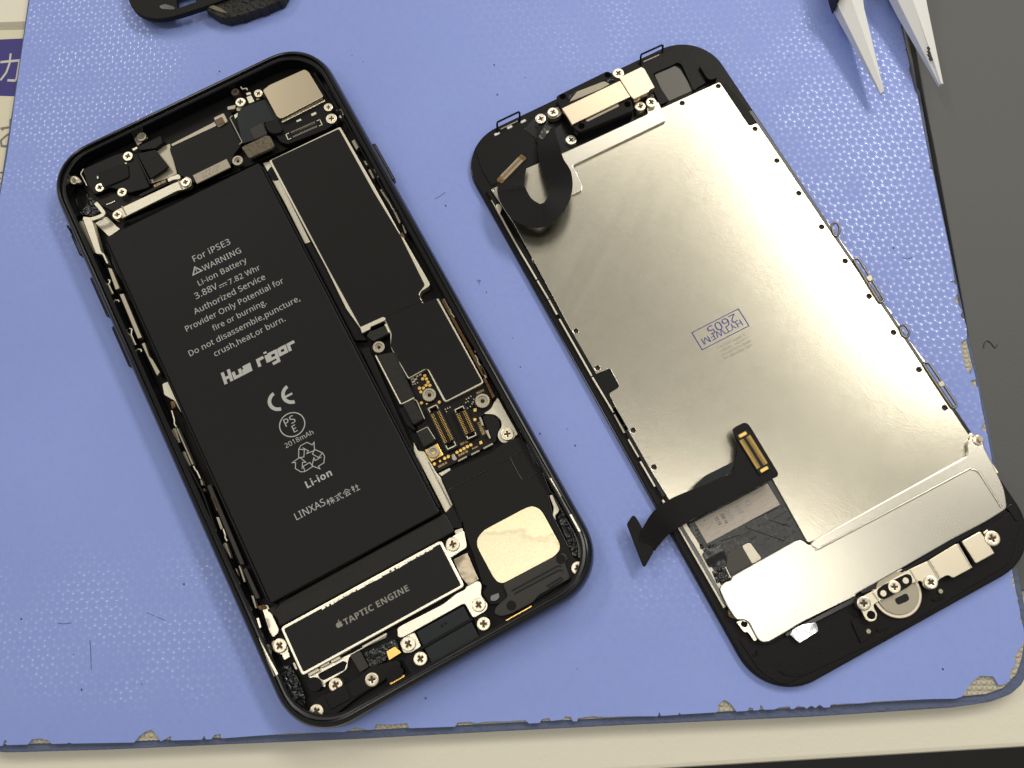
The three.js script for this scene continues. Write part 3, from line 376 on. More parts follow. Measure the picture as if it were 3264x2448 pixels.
  put('foam_pad', 5.2, 'b 497,938 b 738,826 b 770,838 b 806,915 b 795,940 b 570,1042', 4.2, 5.1, std(.14, .115, .075, .7, .2, { bumpMap: CRINKLE, bumpScale: .0006 }), { raw: true, r: .4 });
  put('rubber_block', 5.4, 'b 708,712 b 760,685 b 835,675 b 890,770 b 870,800 b 800,815 b 745,790', 3.6, 5.3, M.coal, { raw: true, r: .6, b: .3 });
  { const c = F(4, 'b 910,850 b 1265,695'); connector(phone, PHONE, 4.6, 'b 915,852 b 1262,700', 2.1, 20, { pin: M.dull, cap: M.nickel }); }
  for (const t of ['b 1152,628 b 1198,606 b 1206,628 b 1160,650', 'b 1013,690 b 1058,670 b 1064,688 b 1020,706', 'b 540,432 b 582,420 b 592,440 b 550,452', 'b 545,470 b 592,452 b 622,510 b 572,530', 'b 428,640 b 465,615 b 462,650 b 440,675', 'b 1420,640 b 1455,625 b 1462,655 b 1425,668']) put('metal_tab', 4.8, t, 3.4, 4.8, M.pale, { raw: true, r: .15 });
  { const q = F(4.5, 'b 895,895 b 1240,745 b 1400,680'); add(phone, 'shield_rim', wire(F(4.4, 'b 500,385 b 515,405 b 555,398 b 562,418').map(([x, z]) => [x, 4.8, z]), .16), M.pale); add(phone, 'shield_rim', wire(F(4.4, 'b 1260,580 b 1190,615 b 1075,665').map(([x, z]) => [x, 4.4, z]), .13), M.dull); add(phone, 'shield_rim', wire(F(4.4, 'b 1395,600 b 1440,595 b 1462,640 b 1420,665').map(([x, z]) => [x, 4.6, z]), .16), M.dull); }
  for (const t of ['b 450,570 b 480,560 b 515,565 b 490,600 b 455,600', 'b 640,470 b 690,450 b 670,490 b 640,500', 'b 365,560 b 450,540 b 440,580 b 370,590']) put('metal_tab', 4.2, t, 3.2, 4.2, M.dull, { raw: true, r: .2 });

  // ---- circuit board and its black shield
  const pcb = put('circuit_board', 3, 'e 560,290 e 715,205 e 880,505 e 1230,335 e 1295,470 e 1298,560 e 1270,600 e 1185,630 e 1305,850 e 1290,880 e 830,1110 e 800,1115 e 690,920 e 610,640 e 610,460', 2, 2.9, M.board, { raw: true, r: .5 });
  const top = 'b 778,1062 b 1415,765 d 805,30 d 1015,375 d 1045,425 d 1255,850 d 1198,925 d 1232,1015 d 1355,968 e 1208,322 e 888,488 e 735,208 e 700,205 e 560,285 e 400,10 d 962,1280 d 900,1140 d 690,1225 d 395,690';
  add(phone, 'shield_frame', slab(F(4.2, 'b 755,1068 b 1428,745 d 830,15 d 1035,390 d 1060,420 d 1300,835 d 1295,862 d 1225,905 d 1205,945 d 1250,1022 d 1300,1005 d 1375,965 e 1222,325 e 1205,345 e 885,505 e 860,480 e 720,205 e 555,300 e 400,20 d 950,1290 d 890,1140 d 690,1240 d 560,1060 d 385,700'), 2, 4.15, { raw: true, r: .4, b: .15 }), M.pale, { label: 'pale metal rim round the black shield' });
  add(phone, 'board_shield', slab(F(4.4, top), 4.16, 4.32, { raw: true, r: .4, b: .05 }), M.sheet, { label: 'large black sheet over the circuit board' });
  { const q = F(4.5, 'd 880,1140 d 1300,960'); add(phone, 'shield_seam', wire(q.map(([x, z]) => [x, 4.24, z]), .12), M.satin); }
  put('metal_clip', 5, 'd 682,1222 d 885,1130 d 908,1140 d 902,1162 d 775,1218 d 770,1240 d 700,1275', 4.0, 4.8, M.pale, { raw: true, r: .15 });
  put('metal_clip', 5, 'd 895,1195 d 912,1190 d 945,1262 d 930,1272', 4.0, 4.7, M.pale, { raw: true, r: .1 });
  put('foam_pad', 5, 'd 780,1238 d 770,1262 d 905,1205 d 935,1275 d 800,1345 d 740,1300', 3.6, 4.8, M.foam, { raw: true, r: .3 });
  put('connector_cover', 4.6, 'e 275,85 e 430,55 e 612,452 e 495,512', 2.4, 4.4, M.foam, { raw: true, r: .5, b: .2 });
  { const q = F(4.5, 'e 268,90 e 490,518 e 610,462'); add(phone, 'cover_rim', wire(q.map(([x, z]) => [x, 4.3, z]), .22), M.pale); }
  { const q = F(4.5, 'e 440,60 e 480,190 e 600,440'); add(phone, 'cover_rim', wire(q.map(([x, z]) => [x, 4.3, z]), .16), M.slate); }
  put('foam_pad', 5, 'e 500,515 e 605,480 e 692,650 e 600,702', 2.8, 5.0, M.foam, { raw: true, r: .5, b: .3 }); put('foam_pad', 5, 'e 622,765 e 722,722 e 792,840 e 690,900', 2.8, 4.8, M.foam, { raw: true, r: .4, b: .3 });
  for (const t of ['e 605,480 e 630,490 e 700,650', 'e 632,768 e 725,722 e 792,828']) add(phone, 'pad_rim', wire(F(4.6, t).map(([x, z]) => [x, 4.5, z]), .16), M.dull);
  put('flex_strip', 4.6, 'e 470,560 e 520,540 e 600,705 e 620,750 e 590,740 e 540,700', 2, 4.2, M.black, { raw: true, r: .2 });
  connector(phone, PHONE, 4.3, 'e 762,528 e 948,917', 2.7, 21); connector(phone, PHONE, 4.3, 'e 998,543 e 1124,820', 2.7, 13);
  const pads = 'e 703,270 e 683,298 e 717,298 e 732,327 e 714,355 e 748,355 e 655,380 e 690,380 e 668,413 e 673,510 e 830,503 e 1143,657 e 1108,880 e 1078,895 e 1048,912 e 1018,928 e 987,945 e 910,983 e 878,998 e 787,1048';
  for (const [x, z] of F(2.9, pads)) add(pcb, 'gold_pad', slab(circle(x, z, .34, 12), 2.9, 2.96, { raw: true, r: 0, b: .01 }), M.gold);
  for (const t of ['e 1130,562 e 1155,555 e 1162,582 e 1135,590', 'e 1182,850 e 1205,842 e 1212,868 e 1188,876', 'e 826,1018 e 842,1012 e 848,1028 e 832,1034', 'e 712,515 e 728,508 e 732,520 e 714,528']) add(pcb, 'gold_pad', slab(F(2.9, t), 2.9, 2.96, { r: .05, b: .01 }), M.gold);
  add(phone, 'battery_terminal', slab(F(3.6, 'e 702,920 e 815,866 e 866,970 e 755,1028'), 2.9, 3.5, { r: .1 }), M.gold);
  for (const [s, a, b, f] of [['3523', 'e 1160,438', 'e 1230,405', 'bold'], ['94V-0', 'e 1002,990', 'e 1090,945', ''], ['AVA', 'e 1120,925', 'e 1175,900', ''], ['57-0.', 'e 1018,890', 'e 1098,855', ''], ['MLB 0', 'e 825,1088', 'e 905,1045', ''], ['1706270', 'e 1155,680', 'e 1205,800', '']]) {
    const [p] = F(2.95, a), [q] = F(2.95, b), L = Math.hypot(q[0] - p[0], q[1] - p[1]), turn = Math.atan2(-(q[1] - p[1]), q[0] - p[0]);
    const tx = print(192, 64, (c) => { c.fillStyle = '#1b150e'; c.fillRect(0, 0, 192, 64); c.fillStyle = '#d9b060'; c.font = 'bold 50px sans-serif'; const k = 180 / c.measureText(s).width; c.scale(k, 1); c.fillText(s, 6 / k, 52); });
    const gq = slab([[0, -L * .33], [L, -L * .33], [L, 0], [0, 0]], 2.9, 2.95, { raw: true, r: .02, b: .01, box: [0, -L * .33, L, 0] }), m = add(pcb, 'printed_mark', gq, new THREE.MeshPhysicalMaterial({ map: tx, roughness: .4 })); m.position.set(p[0] * MM, .00001, p[1] * MM); m.rotation.y = turn;
  }
  { const chips = [], C = F(2.9, 'e 592,300 e 605,325 e 622,305 e 640,275 e 660,265 e 600,350 e 620,345 e 640,335 e 885,570 e 905,560 e 925,550 e 895,590 e 1070,480 e 1090,470 e 1110,455 e 1085,500 e 1065,510 e 1120,520 e 1130,505 e 1105,545 e 1080,560 e 1135,480'); C.forEach(([x, z], k) => chips.push(boxMM(k < 5 ? .7 : .3, .35, k < 5 ? .4 : .22, x, 3.05, z, k < 5 ? 0 : 1.57))); add(pcb, 'chip_components', joined(chips), M.dull, { kind: 'stuff' }); }
  add(pcb, 'chip', slab(F(3.2, 'e 1068,500 e 1105,480 e 1140,540 e 1100,562'), 2.9, 3.2, { raw: true, r: .05 }), M.black); add(pcb, 'slot_rim', slab(F(3, 'e 935,965 e 960,955 e 988,1005 e 965,1020 e 945,1010'), 2.9, 3.05, { raw: true, r: .3 }), M.dull);
  for (const t of ['e 1178,635 e 1195,630 e 1222,705 e 1205,712', 'e 1235,752 e 1258,745 e 1285,820 e 1268,828', 'e 990,1010 e 1070,978 e 1076,992 e 995,1026', 'e 1105,955 e 1180,925 e 1186,938 e 1112,970', 'e 1215,900 e 1300,862 e 1308,876 e 1220,916']) put('shield_fence', 4, t, 2.4, 3.9, M.dull, { r: .08 });
  put('silver_arm', 3.4, 'e 1215,605 e 1285,560 e 1315,500 e 1345,455 e 1400,560 e 1525,785 e 1500,800 e 1475,842 e 1385,866 e 1345,815 e 1345,770 e 1382,715 e 1375,660 e 1320,610', 2.2, 3.3, M.pale, { raw: true, r: .6 });
  put('rubber_pad', 3.4, 'e 1205,620 e 1300,605 e 1355,660 e 1365,715 e 1335,775 e 1330,850 e 1300,860', 2, 3, M.coal, { raw: true, r: .6 });
  // bare plate and tape between battery and board
  put('plate_strip', 3, 'b 700,1086 b 760,1072 b 800,1130 d 245,470 d 196,485 d 20,130 b 830,1330', 1.8, 2.8, M.pale, { raw: true, r: .2 });
  put('black_tape', 3.4, 'b 735,1160 b 778,1108 b 845,1238 b 790,1245', 2.8, 3.0, M.satin, { raw: true, r: .4 });
  put('black_tape', 3.2, 'd 196,487 d 250,472 d 385,705 d 560,1065 d 690,1240 d 740,1340 d 640,1340', 1.9, 3.2, M.satin, { raw: true, r: .3 });
  put('plate_strip', 3.2, 'e 603,850 e 640,930 e 700,935 e 800,1120 e 838,1160 e 948,1408 e 885,1478 e 640,1000 e 605,965', 1.8, 3.0, M.pale, { raw: true, r: .3 });
  { const q = F(3.2, 'e 735,1030 e 930,1415'); add(phone, 'plate_groove', wire([[q[0][0], 3, q[0][1]], [q[1][0], 3, q[1][1]]], .14), M.dull); }
  put('black_tape', 4.2, 'e 885,1475 e 948,1412 e 1035,1590 e 1020,1610 e 945,1612', 2.4, 4.0, M.satin, { raw: true, r: .4 });
  put('plate_strip', 3.2, 'e 820,1130 e 920,1080 e 930,1100 e 850,1155', 2, 3, M.pale, { raw: true, r: .2 });
  put('battery_rail', 3.6, 'd 690,1420 d 760,1400 e 455,590 e 620,960 e 800,1375 e 770,1385 e 400,590', 2, 3.8, M.satin, { raw: true, r: .2 });

  // ---- spring contacts and rails down both long sides
  const springs = { pale: ['c 398,700 c 430,708 c 500,880 c 465,895', 'c 500,935 c 535,928 c 696,1315 c 662,1325', 'c 695,1372 c 720,1360 c 760,1480 c 790,1510 c 855,1620 c 830,1652 c 750,1490', 'i 130,460 i 165,455 i 205,580 i 175,590', 'i 215,665 i 245,660 i 300,785 i 270,795', 'i 580,1470 i 610,1465 i 655,1600 i 630,1610', 'i 166,448 i 178,446 i 322,772 i 310,780', 'i 520,1240 i 545,1240 i 582,1340 i 562,1352', 'i 375,890 i 400,925 i 408,960 i 390,960', 'h 1828,-1010 h 1828,-1010 h 1828,-1010',
      'u 1828,30 u 1850,30 u 1895,150 u 1872,150', 'u 1868,10 u 1880,8 u 1922,130 u 1910,140', 'u 1965,240 u 1985,245 u 2012,340 u 2000,345', 'd 975,195 d 992,185 d 1045,300 d 1030,310', 'd 1020,192 d 1032,190 d 1072,268 d 1060,278', 'd 1052,312 d 1070,330 d 1095,390 d 1080,398', 'd 1412,968 d 1430,975 d 1475,1058 d 1462,1068', 'd 1540,1132 d 1558,1130 d 1612,1248 d 1598,1256', 'd 1648,1322 d 1662,1320 d 1718,1442 d 1700,1450', 'd 1740,1545 d 1760,1560 d 1800,1650 d 1785,1655', 'e 1178,172 e 1205,175 e 1252,285 e 1235,295', 'b 1535,885 b 1565,865 b 1605,940 b 1580,965', 'b 1650,1072 b 1665,1066 b 1690,1105 b 1672,1110', 'b 1692,1155 b 1712,1145 b 1752,1230 b 1735,1236', 'b 1800,1340 b 1830,1340 b 1950,1530 b 1935,1545'], copper: ['d 1400,985 d 1425,980 d 1790,1640 d 1765,1655', 'e 1215,290 e 1240,290 e 1320,450 e 1300,470', 'i 405,990 i 418,985 i 425,1010 i 412,1015', 'i 120,220 i 158,215 i 165,270 i 130,285', 'h 50,370 h 110,350 h 135,385 h 80,400', 'd 1030,400 d 1060,390 d 1085,435 d 1050,430'] };
  for (const k in springs) for (const t of springs[k]) if (!t.includes('-1010')) put(k === 'pale' ? 'spring_contact' : 'copper_strip', 4.2, t, 2.6, 4.2, k === 'pale' ? M.dull : M.copper, { raw: true, r: .12, b: .06 });
  for (const t of ['i 128,300 i 150,380 i 152,420 i 170,445', 'i 320,790 i 335,820 i 350,835 i 380,900', 'i 582,1345 i 600,1400 i 598,1420 i 616,1450', 'c 398,805 c 412,810 c 408,835 c 398,840 c 440,930', 'c 452,985 c 485,985 c 495,1000', 'c 585,1235 c 605,1240 c 600,1290 c 640,1380', 'c 658,1418 c 685,1420 c 690,1440', 'd 1475,1060 d 1490,1100 d 1520,1135', 'd 1700,1470 d 1720,1500 d 1725,1530 d 1745,1560', 'd 870,12 d 890,15 d 970,175 d 990,190', 'b 1745,1095 b 1750,1150 b 1785,1200 b 1780,1230']) add(phone, 'spring_wire', wire(F(4.6, t).map(([x, z]) => [x, 4.4, z]), .2), M.pale);
  put('side_bracket', 5, 'c 178,282 c 238,255 c 262,298 c 272,335 c 335,555 c 362,575 c 398,655 c 385,665 c 345,580 c 290,575', 3, 4.9, M.pale, { raw: true, r: .3 });
  put('side_bracket', 4.4, 'c 140,285 c 175,285 c 288,572 c 240,545', 3, 4.3, M.dull, { raw: true, r: .3 });
  put('side_bracket', 4.2, 'i 42,62 i 108,38 i 245,340 i 205,310 i 150,210 i 60,160', 2.4, 4.0, M.pale, { raw: true, r: .4 });
  put('plate_strip', 3, 'c 275,300 c 380,240 c 470,330 c 500,350 c 400,420 c 340,360', 2, 2.6, M.pale, { raw: true, r: .3 });
  put('copper_strip', 4.4, 'i 468,1050 i 490,1048 i 520,1090 i 546,1165 i 522,1190 i 500,1120', 2.6, 4.2, M.copper, { raw: true, r: .3 });
  put('side_flex', 4.2, 'i 440,965 i 475,950 i 770,1655 i 735,1659', 2.4, 4.2, M.grey, { raw: true, r: .2 }); put('side_flex', 4.2, 'u 1905,40 u 1925,20 u 2035,260 u 2005,270', 2.4, 4.2, M.grey, { raw: true, r: .2 });
  put('side_flex', 4.4, 'c 395,480 c 420,470 c 520,760 c 510,805 c 430,650', 2.4, 4.2, M.grey, { raw: true, r: .2 });
  { const rail = (t) => add(phone, 'side_rail', wire(F(5.4, t).map(([x, z]) => [x, 5.3, z]), .22), M.satin); rail('b 1185,245 b 1330,470 b 1480,700 d 900,30 d 1140,420 d 1330,760 d 1600,1260 e 1330,300 e 1560,750 e 1800,1200'); rail('c 40,330 c 230,650 c 420,1080 c 640,1600 i 400,1020 i 620,1659 h 60,560'); }
  // glossy highlights of the rim, put in as thin pale strips
  for (const t of ['e 1800,1175 e 1830,1170 e 1915,1310 e 1905,1340', 'e 1975,1495 e 2005,1485 e 2085,1640 e 2060,1650', 'h 50,640 h 70,640 h 245,960 h 225,980', 'u 2010,420 u 2030,415 u 2050,490 u 2035,500']) put('rim_glint', 5.9, t, 5.97, 6.13, M.steel, { raw: true, r: .15, b: .05 });
  for (const t of ['e 1800,1325 e 1825,1315 e 1860,1390 e 1890,1450 e 1875,1480 e 1850,1500 e 1860,1545 e 1830,1500 e 1840,1430']) put('plate_strip', 4.6, t, 3, 4.5, M.pale, { raw: true, r: .3 });

  // ---- screws
  const S = (y, t, r, o) => screw(phone, PHONE, y, t, r, o);
  S(5, 'a 775,1047', 1.16); S(4.6, 'a 505,1348 a 718,1393', 1.08); S(4.6, 'a 252,1272', .95, { tilt: .35 }); S(5.3, 'a 672,1610 a 1330,1297', 1.08);
  S(5, 'b 657,432', 1.0); S(5, 'b 490,515', 1.18, { m: M.steel }); S(4.4, 'b 440,420', .95, { m: M.recess }); S(5, 'b 1315,563', 1.02); S(5, 'b 1345,670', 1.25);
  S(4, 'e 1430,783', 1.35); S(5, 'g 475,447', 1.4); S(5, 'g 748,1088', 1.36); S(4.8, 'g 800,1290 g 1800,700', 1.32); S(4.2, 'h 250,715', 1.42); S(4.8, 'h 1385,700', 1.42); S(4.7, 'h 1492,830 h 1065,1012', 1.34); S(4.3, 'h 745,1060', 1.35); S(4.7, 'h 575,1293', 1.34);
  post(phone, PHONE, 4.9, 'b 462,1065', 1.2); post(phone, PHONE, 4.4, 'a 905,860', 1.1); post(phone, PHONE, 4.9, 'd 848,1398', 1.25); post(phone, PHONE, 4.4, 'e 740,437', 1.5, true); post(phone, PHONE, 4.2, 'e 1210,490', 1.6, true); post(phone, PHONE, 4.2, 'e 777,942', 1.2);
  for (const c of phone.children) if (c.name === 'loudspeaker') c.userData.label = 'black loudspeaker module with a stained metal cover';
}

// ---------------------------------------------------------------- the display assembly, face down
const display = thing('display_assembly', 'detached phone display lying face down with bare metal back plate and two loose cables', 'phone display', DISPLAY);
{
  const F = (h, t) => at(DISPLAY, h, t), put = (name, h, t, y0, y1, m, o) => add(display, name, slab(F(h, t), y0, y1, o), m);
  const W = 63.6, H = 134.3, SHIFT = .65, ring = (i, r) => { const o = []; for (let q = 0; q < 4; q++) for (let s = 0; s <= 14; s++) { const a = (q + s / 14) * Math.PI / 2; o.push([(q === 0 || q === 3 ? 1 : -1) * (W / 2 - i - r) + r * Math.cos(a), SHIFT - ((q < 2 ? 1 : -1) * (H / 2 - i - r) + r * Math.sin(a))]); } return o; };
  add(display, 'glass_front', slab(ring(0, 10.5), .02, .75, { raw: true, r: 0, b: .25 }), M.gloss);
  add(display, 'frame', slab(ring(.25, 10.2), .76, 1.7, { raw: true, r: 0, b: .25 }), M.satin);
  // back plate with its row of small holes
  const holes = 'k 578,757 k 960,577 k 1350,1030 k 1580,1365 l 347,748 l 519,1002 l 697,1261 l 878,1527 n 930,331 n 1098,577 n 1269,829 j 335,1297 m 487,299 m 640,567 m 796,841 m 959,1121 m 1075,1323 m 1228,1592 o 407,570';
  const plateAt = 'j 575,1115 j 850,1000 j 1400,760 k 366,808 k 962,538 k 985,545 k 1288,998 k 1372,966 k 1420,1030 l 1040,1655 n 1440,1012 n 1560,1230 o 1885,1300 o 1540,675 o 1160,860 o 740,1100 o 680,1090 m 1195,1625 m 1045,1312 m 1128,1262 m 1052,1122 m 940,1172 m 325,30 j 290,1285 j 345,1262 j 380,1250';
  const back = add(display, 'back_plate', slab(F(2.6, plateAt), 1.72, 2.6, { raw: true, r: .5, b: .1, holes: F(2.6, holes).map(([x, z]) => circle(x, z, .55, 14)) }), null);
  const stampBox = (() => { const q = square(F(2.6, 'm 1658,840 m 2035,675 m 2115,812 m 1738,988')); return [q[0][0], q[0][1], q[2][0], q[2][1]]; })();
  const plateTex = texture(1024, (u, v) => { const k = .98 + .02 * cloud(u * 5, v * 5, 5, 61, 5) + .03 * (cloud(u * 160, v * 160, 160, 62, 2) - .5); return [.835 * k, .81 * k, .74 * k]; }, true, .1);
  const plateRough = texture(1024, (u, v) => { const w = cloud(u * 7, v * 9, 9 * 7, 63, 5), s = cloud(u * 30, v * 30, 30, 64, 4); const t = (u * .8 + v * .6) * 5, q = (v * .8 - u * .6) * 60, m = Math.max(0, cloud(u * 3, v * 3, 3, 67, 3) - .52) * 4; return .225 + .003 * w + .012 * s + .016 * m * Math.pow(noise(t, q, 997, 68), 3); }, false, .13);
  const plateBump = texture(512, (u, v) => .6 * cloud(u * 50, v * 50, 50, 65, 2) + .4 * cloud(u * 120, v * 120, 120, 66, 2), false, .5);
  M.hole = std(.001, .001, .001, .9, 0, { specularIntensity: .1 });
  M.shield = std(.68, .645, .555, .26, 1, { bumpMap: plateBump, bumpScale: .000003 });
  M.plate = std(1, 1, 1, 1, 1, { map: plateTex, roughnessMap: plateRough, bumpMap: plateBump, bumpScale: .0000045 });
  back.material = M.plate;
  add(display, 'plate_backing', slab(F(2.2, 'k 965,545 k 1370,975 l 1030,1650 n 1435,1015 n 1650,1400 p 420,800 p 50,180 m 1195,1625 m 330,40 j 310,1290 j 860,1000'), 1.71, 1.95, { raw: true, r: .3 }), std(.05, .04, .033, .7));
  { // ink stamp, upside down, printed on a film as thin as ink
    const ink = (w, h, f) => { const t = print(w, h, f); return t; };
    const tx = ink(512, 256, (c) => { c.clearRect(0, 0, 512, 256); c.translate(512, 256); c.rotate(Math.PI); c.strokeStyle = c.fillStyle = 'rgba(64,56,150,0.9)'; c.lineWidth = 9; c.strokeRect(10, 10, 492, 236); text(c, 'HYTWFM', 40, 128, 472, 128); text(c, '2605', 62, 222, 372, 222); c.globalCompositeOperation = 'destination-out'; for (let k = 0; k < 900; k++) { c.fillStyle = 'rgba(0,0,0,' + (rnd() * .7) + ')'; c.fillRect(rnd() * 512, rnd() * 256, 3, 3); } });
    add(back, 'ink_stamp', film(stampBox, 2.65), new THREE.MeshPhysicalMaterial({ map: tx, transparent: true, roughness: .5 }));
    const gx = ink(256, 160, (c) => { for (let k = 0; k < 420; k++) { c.fillStyle = 'rgba(90,76,52,' + (.15 + rnd() * .35) + ')'; const x = 8 + Math.floor(rnd() * 20) * 12, y = Math.floor(rnd() * 4) * 40; c.fillRect(x + rnd() * 4, y + rnd() * 24, 4, 5); } });
    const q = square(F(2.6, 'm 1850,960 m 2110,845 m 2150,955 m 1895,1085')), gb = [q[0][0], q[0][1], q[2][0], q[2][1]];
    add(back, 'faded_stamp', film(gb, 2.65), new THREE.MeshPhysicalMaterial({ map: gx, transparent: true, roughness: .5 }));
  }
  put('black_tape', 2.6, 'm 950,1178 m 985,1152 m 1040,1123 m 1062,1130 m 1126,1242 m 1124,1268 m 1030,1312', 1.72, 2.3, M.satin, { raw: true, r: .4 });
  // side rails of bent metal
  const rails = (t, h, w, m) => add(display, 'side_rail', ribbon(F(h, t).map(([x, z]) => [x, h - .3, z, w]), .6, 60), m);
  rails('j 300,1370 m 330,160 m 500,450', 2.5, .35, M.pale); rails('m 505,460 m 590,600', 2.5, .35, M.pale); rails('m 595,605 m 655,715', 2.5, .5, M.pale); rails('m 672,750 m 915,1180', 2.5, .35, M.pale); rails('m 920,1190 m 1080,1455', 2.5, .35, M.pale); rails('m 1090,1470 m 1165,1610', 2.5, .5, M.dull); rails('o 165,300 o 262,470', 2.5, .5, M.pale); rails('o 275,515 o 415,755', 2.5, .35, M.pale); rails('o 490,885 o 520,935', 2.5, .4, M.pale);
  rails('p 30,210 p 440,930', 2.5, .4, M.pale); rails('p 75,185 p 240,450 p 400,760', 2.6, .9, M.pale);
  rails('k 1345,910 k 1600,1310 l 330,680 l 580,1000', 2.5, .5, M.nickel); rails('l 630,1080 l 755,1250', 2.5, .55, M.nickel); rails('l 870,1420 l 960,1560 l 1045,1659', 2.5, .55, M.nickel); rails('n 845,140 n 975,300', 2.5, .55, M.nickel); rails('n 1020,380 n 1145,545', 2.5, .55, M.nickel); rails('n 1330,850 n 1445,1010', 2.5, .55, M.nickel); rails('n 1500,1095 n 1615,1260', 2.5, .55, M.nickel);
  { const groove = (t) => add(display, 'side_groove', ribbon(F(2.4, t).map(([x, z]) => [x, 2.2, z, .7]), .9, 60), M.gloss); groove('j 265,1290 m 350,150 m 930,1160 m 1180,1590'); groove('o 20,10 o 500,850'); groove('k 1300,850 k 1640,1350 l 560,990 l 760,1280 l 970,1580 n 1160,600 n 1430,1000'); groove('p 40,190 p 460,910'); }
  // clips that stand off the right side
  const ringClip = (t) => { const q = F(3, t); add(display, 'ring_clip', wire(q.map(([x, z], k) => [x, 2.7 + (k === 1 || k === 2 ? .2 : 0), z]), .25, true, .5), M.clip); };
  ringClip('l 600,985 l 635,975 l 656,1020 l 640,1068 l 610,1050'); ringClip('n 975,290 n 1005,285 n 1032,325 n 1022,360 n 990,345');
  const loopClip = (t, tab) => { const q = F(3, t); add(display, 'loop_clip', wire(q.map(([x, z]) => [x, 2.8, z]), .26, true, .15), M.clip); add(display, 'loop_tab', slab(F(3, tab), 2.2, 3.1, { raw: true, r: .3 }), M.dull); };
  loopClip('l 765,1255 l 785,1240 l 810,1258 l 985,1540 l 980,1565 l 955,1565', 'l 850,1385 l 890,1362 l 908,1400 l 880,1420'); loopClip('n 1130,540 n 1155,530 n 1175,545 n 1345,800 n 1340,825 n 1318,825', 'n 1220,665 n 1255,648 n 1272,680 n 1240,695');
  { const [p] = F(3.4, 'n 1488,1042'), pin = add(display, 'pin', lathe([[0, 1.1], [.55, 1.1], [.6, .95], [.6, .5], [1.1, .45], [1.25, .3], [1.25, -.1], [.9, -.2], [1.4, -.3], [1.5, -.6], [0, -.6]]), M.nickel); pin.position.set(p[0] * MM, 3 * MM, p[1] * MM); pin.rotation.z = -.25; }
  // hooks along the top edge
  for (const t of ['j 345,805 j 345,748 j 525,662 j 527,720', 'j 1515,252 j 1513,198 j 1690,118 j 1690,180']) { const q = F(3, t), h = [1.4, 3.4, 3.4, 1.4]; add(display, 'top_hook', wire(q.map(([x, z], k) => [x, h[k], z]), .24), M.black); }
  for (const t of ['j 370,790 j 510,722 j 512,732 j 372,800', 'j 1532,242 j 1665,182 j 1667,192 j 1534,252']) put('hook_rail', 1.9, t, 1.4, 1.9, M.dull, { raw: true, r: .1 });
  for (const [x, z] of F(1.8, 'j 342,832 j 445,778 j 555,730 j 1606,238 j 1708,190')) { const g = slab([[-.65, -.3], [.65, -.3], [.65, .3], [-.65, .3]], 1.5, 1.76, { raw: true, r: .3, b: .03 }), m = add(display, 'tab_slot', g, M.white); m.position.set(x * MM, 0, z * MM); add(m, 'slot_rim', slab([[-.85, -.45], [.85, -.45], [.85, .45], [-.85, .45]], 1.5, 1.72, { raw: true, r: .4, b: .03 }), M.gloss); }
  // ---- upper end: plastic, sensor window, bracket, earpiece
  put('upper_frame', 2, 'j 160,940 j 530,770 j 570,800 j 680,770 j 690,880 j 720,1050 j 580,1110 j 340,1230 j 300,1260 j 220,1130', 1.6, 1.95, M.satin, { raw: true, r: .6 });
  put('upper_frame', 2.4, 'j 560,790 j 640,700 j 860,590 j 900,640 j 960,760 j 1000,830 j 1470,620 j 1580,640 j 1575,665 j 850,1000 j 800,960 j 700,930 j 640,850', 1.6, 2.1, M.gloss, { raw: true, r: .5 });
  put('upper_frame', 2.6, 'k 150,345 k 430,190 k 560,160 k 640,220 k 760,390 k 830,500 k 830,540 k 740,590 k 700,625 k 575,345 k 530,320 k 490,345 k 270,440 k 300,510 k 330,560 k 440,730 k 345,775 k 290,650 k 210,500', 1.6, 2.4, M.satin, { raw: true, r: .6 });
  put('frame_wall', 3.4, 'k 760,360 k 790,350 k 870,465 k 945,462 k 955,485 k 880,510 k 840,490', 1.6, 3.3, M.satin, { raw: true, r: .5 });
  put('frame_wall', 2.6, 'k 985,560 k 1030,545 k 1340,880 k 1355,965 k 1290,990', 1.7, 2.5, M.coal, { raw: true, r: .3 });
  { const q = F(2.5, 'k 440,190 k 560,172 k 620,230 k 760,395'); add(display, 'frame_seam', wire(q.map(([x, z]) => [x, 2.0, z]), .12), M.gloss); }
  put('sensor_window', 1.9, 'k 285,455 k 500,362 k 560,400 k 700,622 k 440,738 k 350,600', 1.6, 1.9, std(.075, .066, .052, .35), { raw: true, r: .3 });
  put('speaker_bracket', 3.4, 'j 848,1002 j 1572,668 j 1560,600 j 1610,590 j 1655,565 j 1680,620 j 1705,660 j 1722,722 j 955,1090 j 985,1130 j 1038,1262 j 1030,1292 j 920,1345 j 880,1200', 2.62, 3.3, M.shield, { raw: true, r: .5, b: .15 });
  const er = put('earpiece', 5.4, 'j 822,520 j 1245,312 j 1278,345 j 1340,380 j 1385,470 j 1440,540 j 1458,640 j 1012,820 j 960,780 j 940,740 j 840,590', 1.8, 5.2, M.black, { raw: true, r: .7, b: .3 });
  add(er, 'mesh_felt', slab(F(5.4, 'j 930,570 j 985,490 j 1215,402 j 1262,425 j 1180,470 j 960,560'), 5.0, 5.3, { raw: true, r: .3 }), M.felt); add(er, 'mesh_felt', slab(F(5.4, 'j 1062,720 j 1330,588 j 1338,605 j 1200,672 j 1080,732'), 5.0, 5.28, { raw: true, r: .2 }), M.felt);
  add(er, 'metal_cover', slab(F(5.9, 'j 868,622 j 1345,392 j 1432,532 j 952,752'), 4.6, 5.75, { r: .3, b: .18 }), M.cover); 
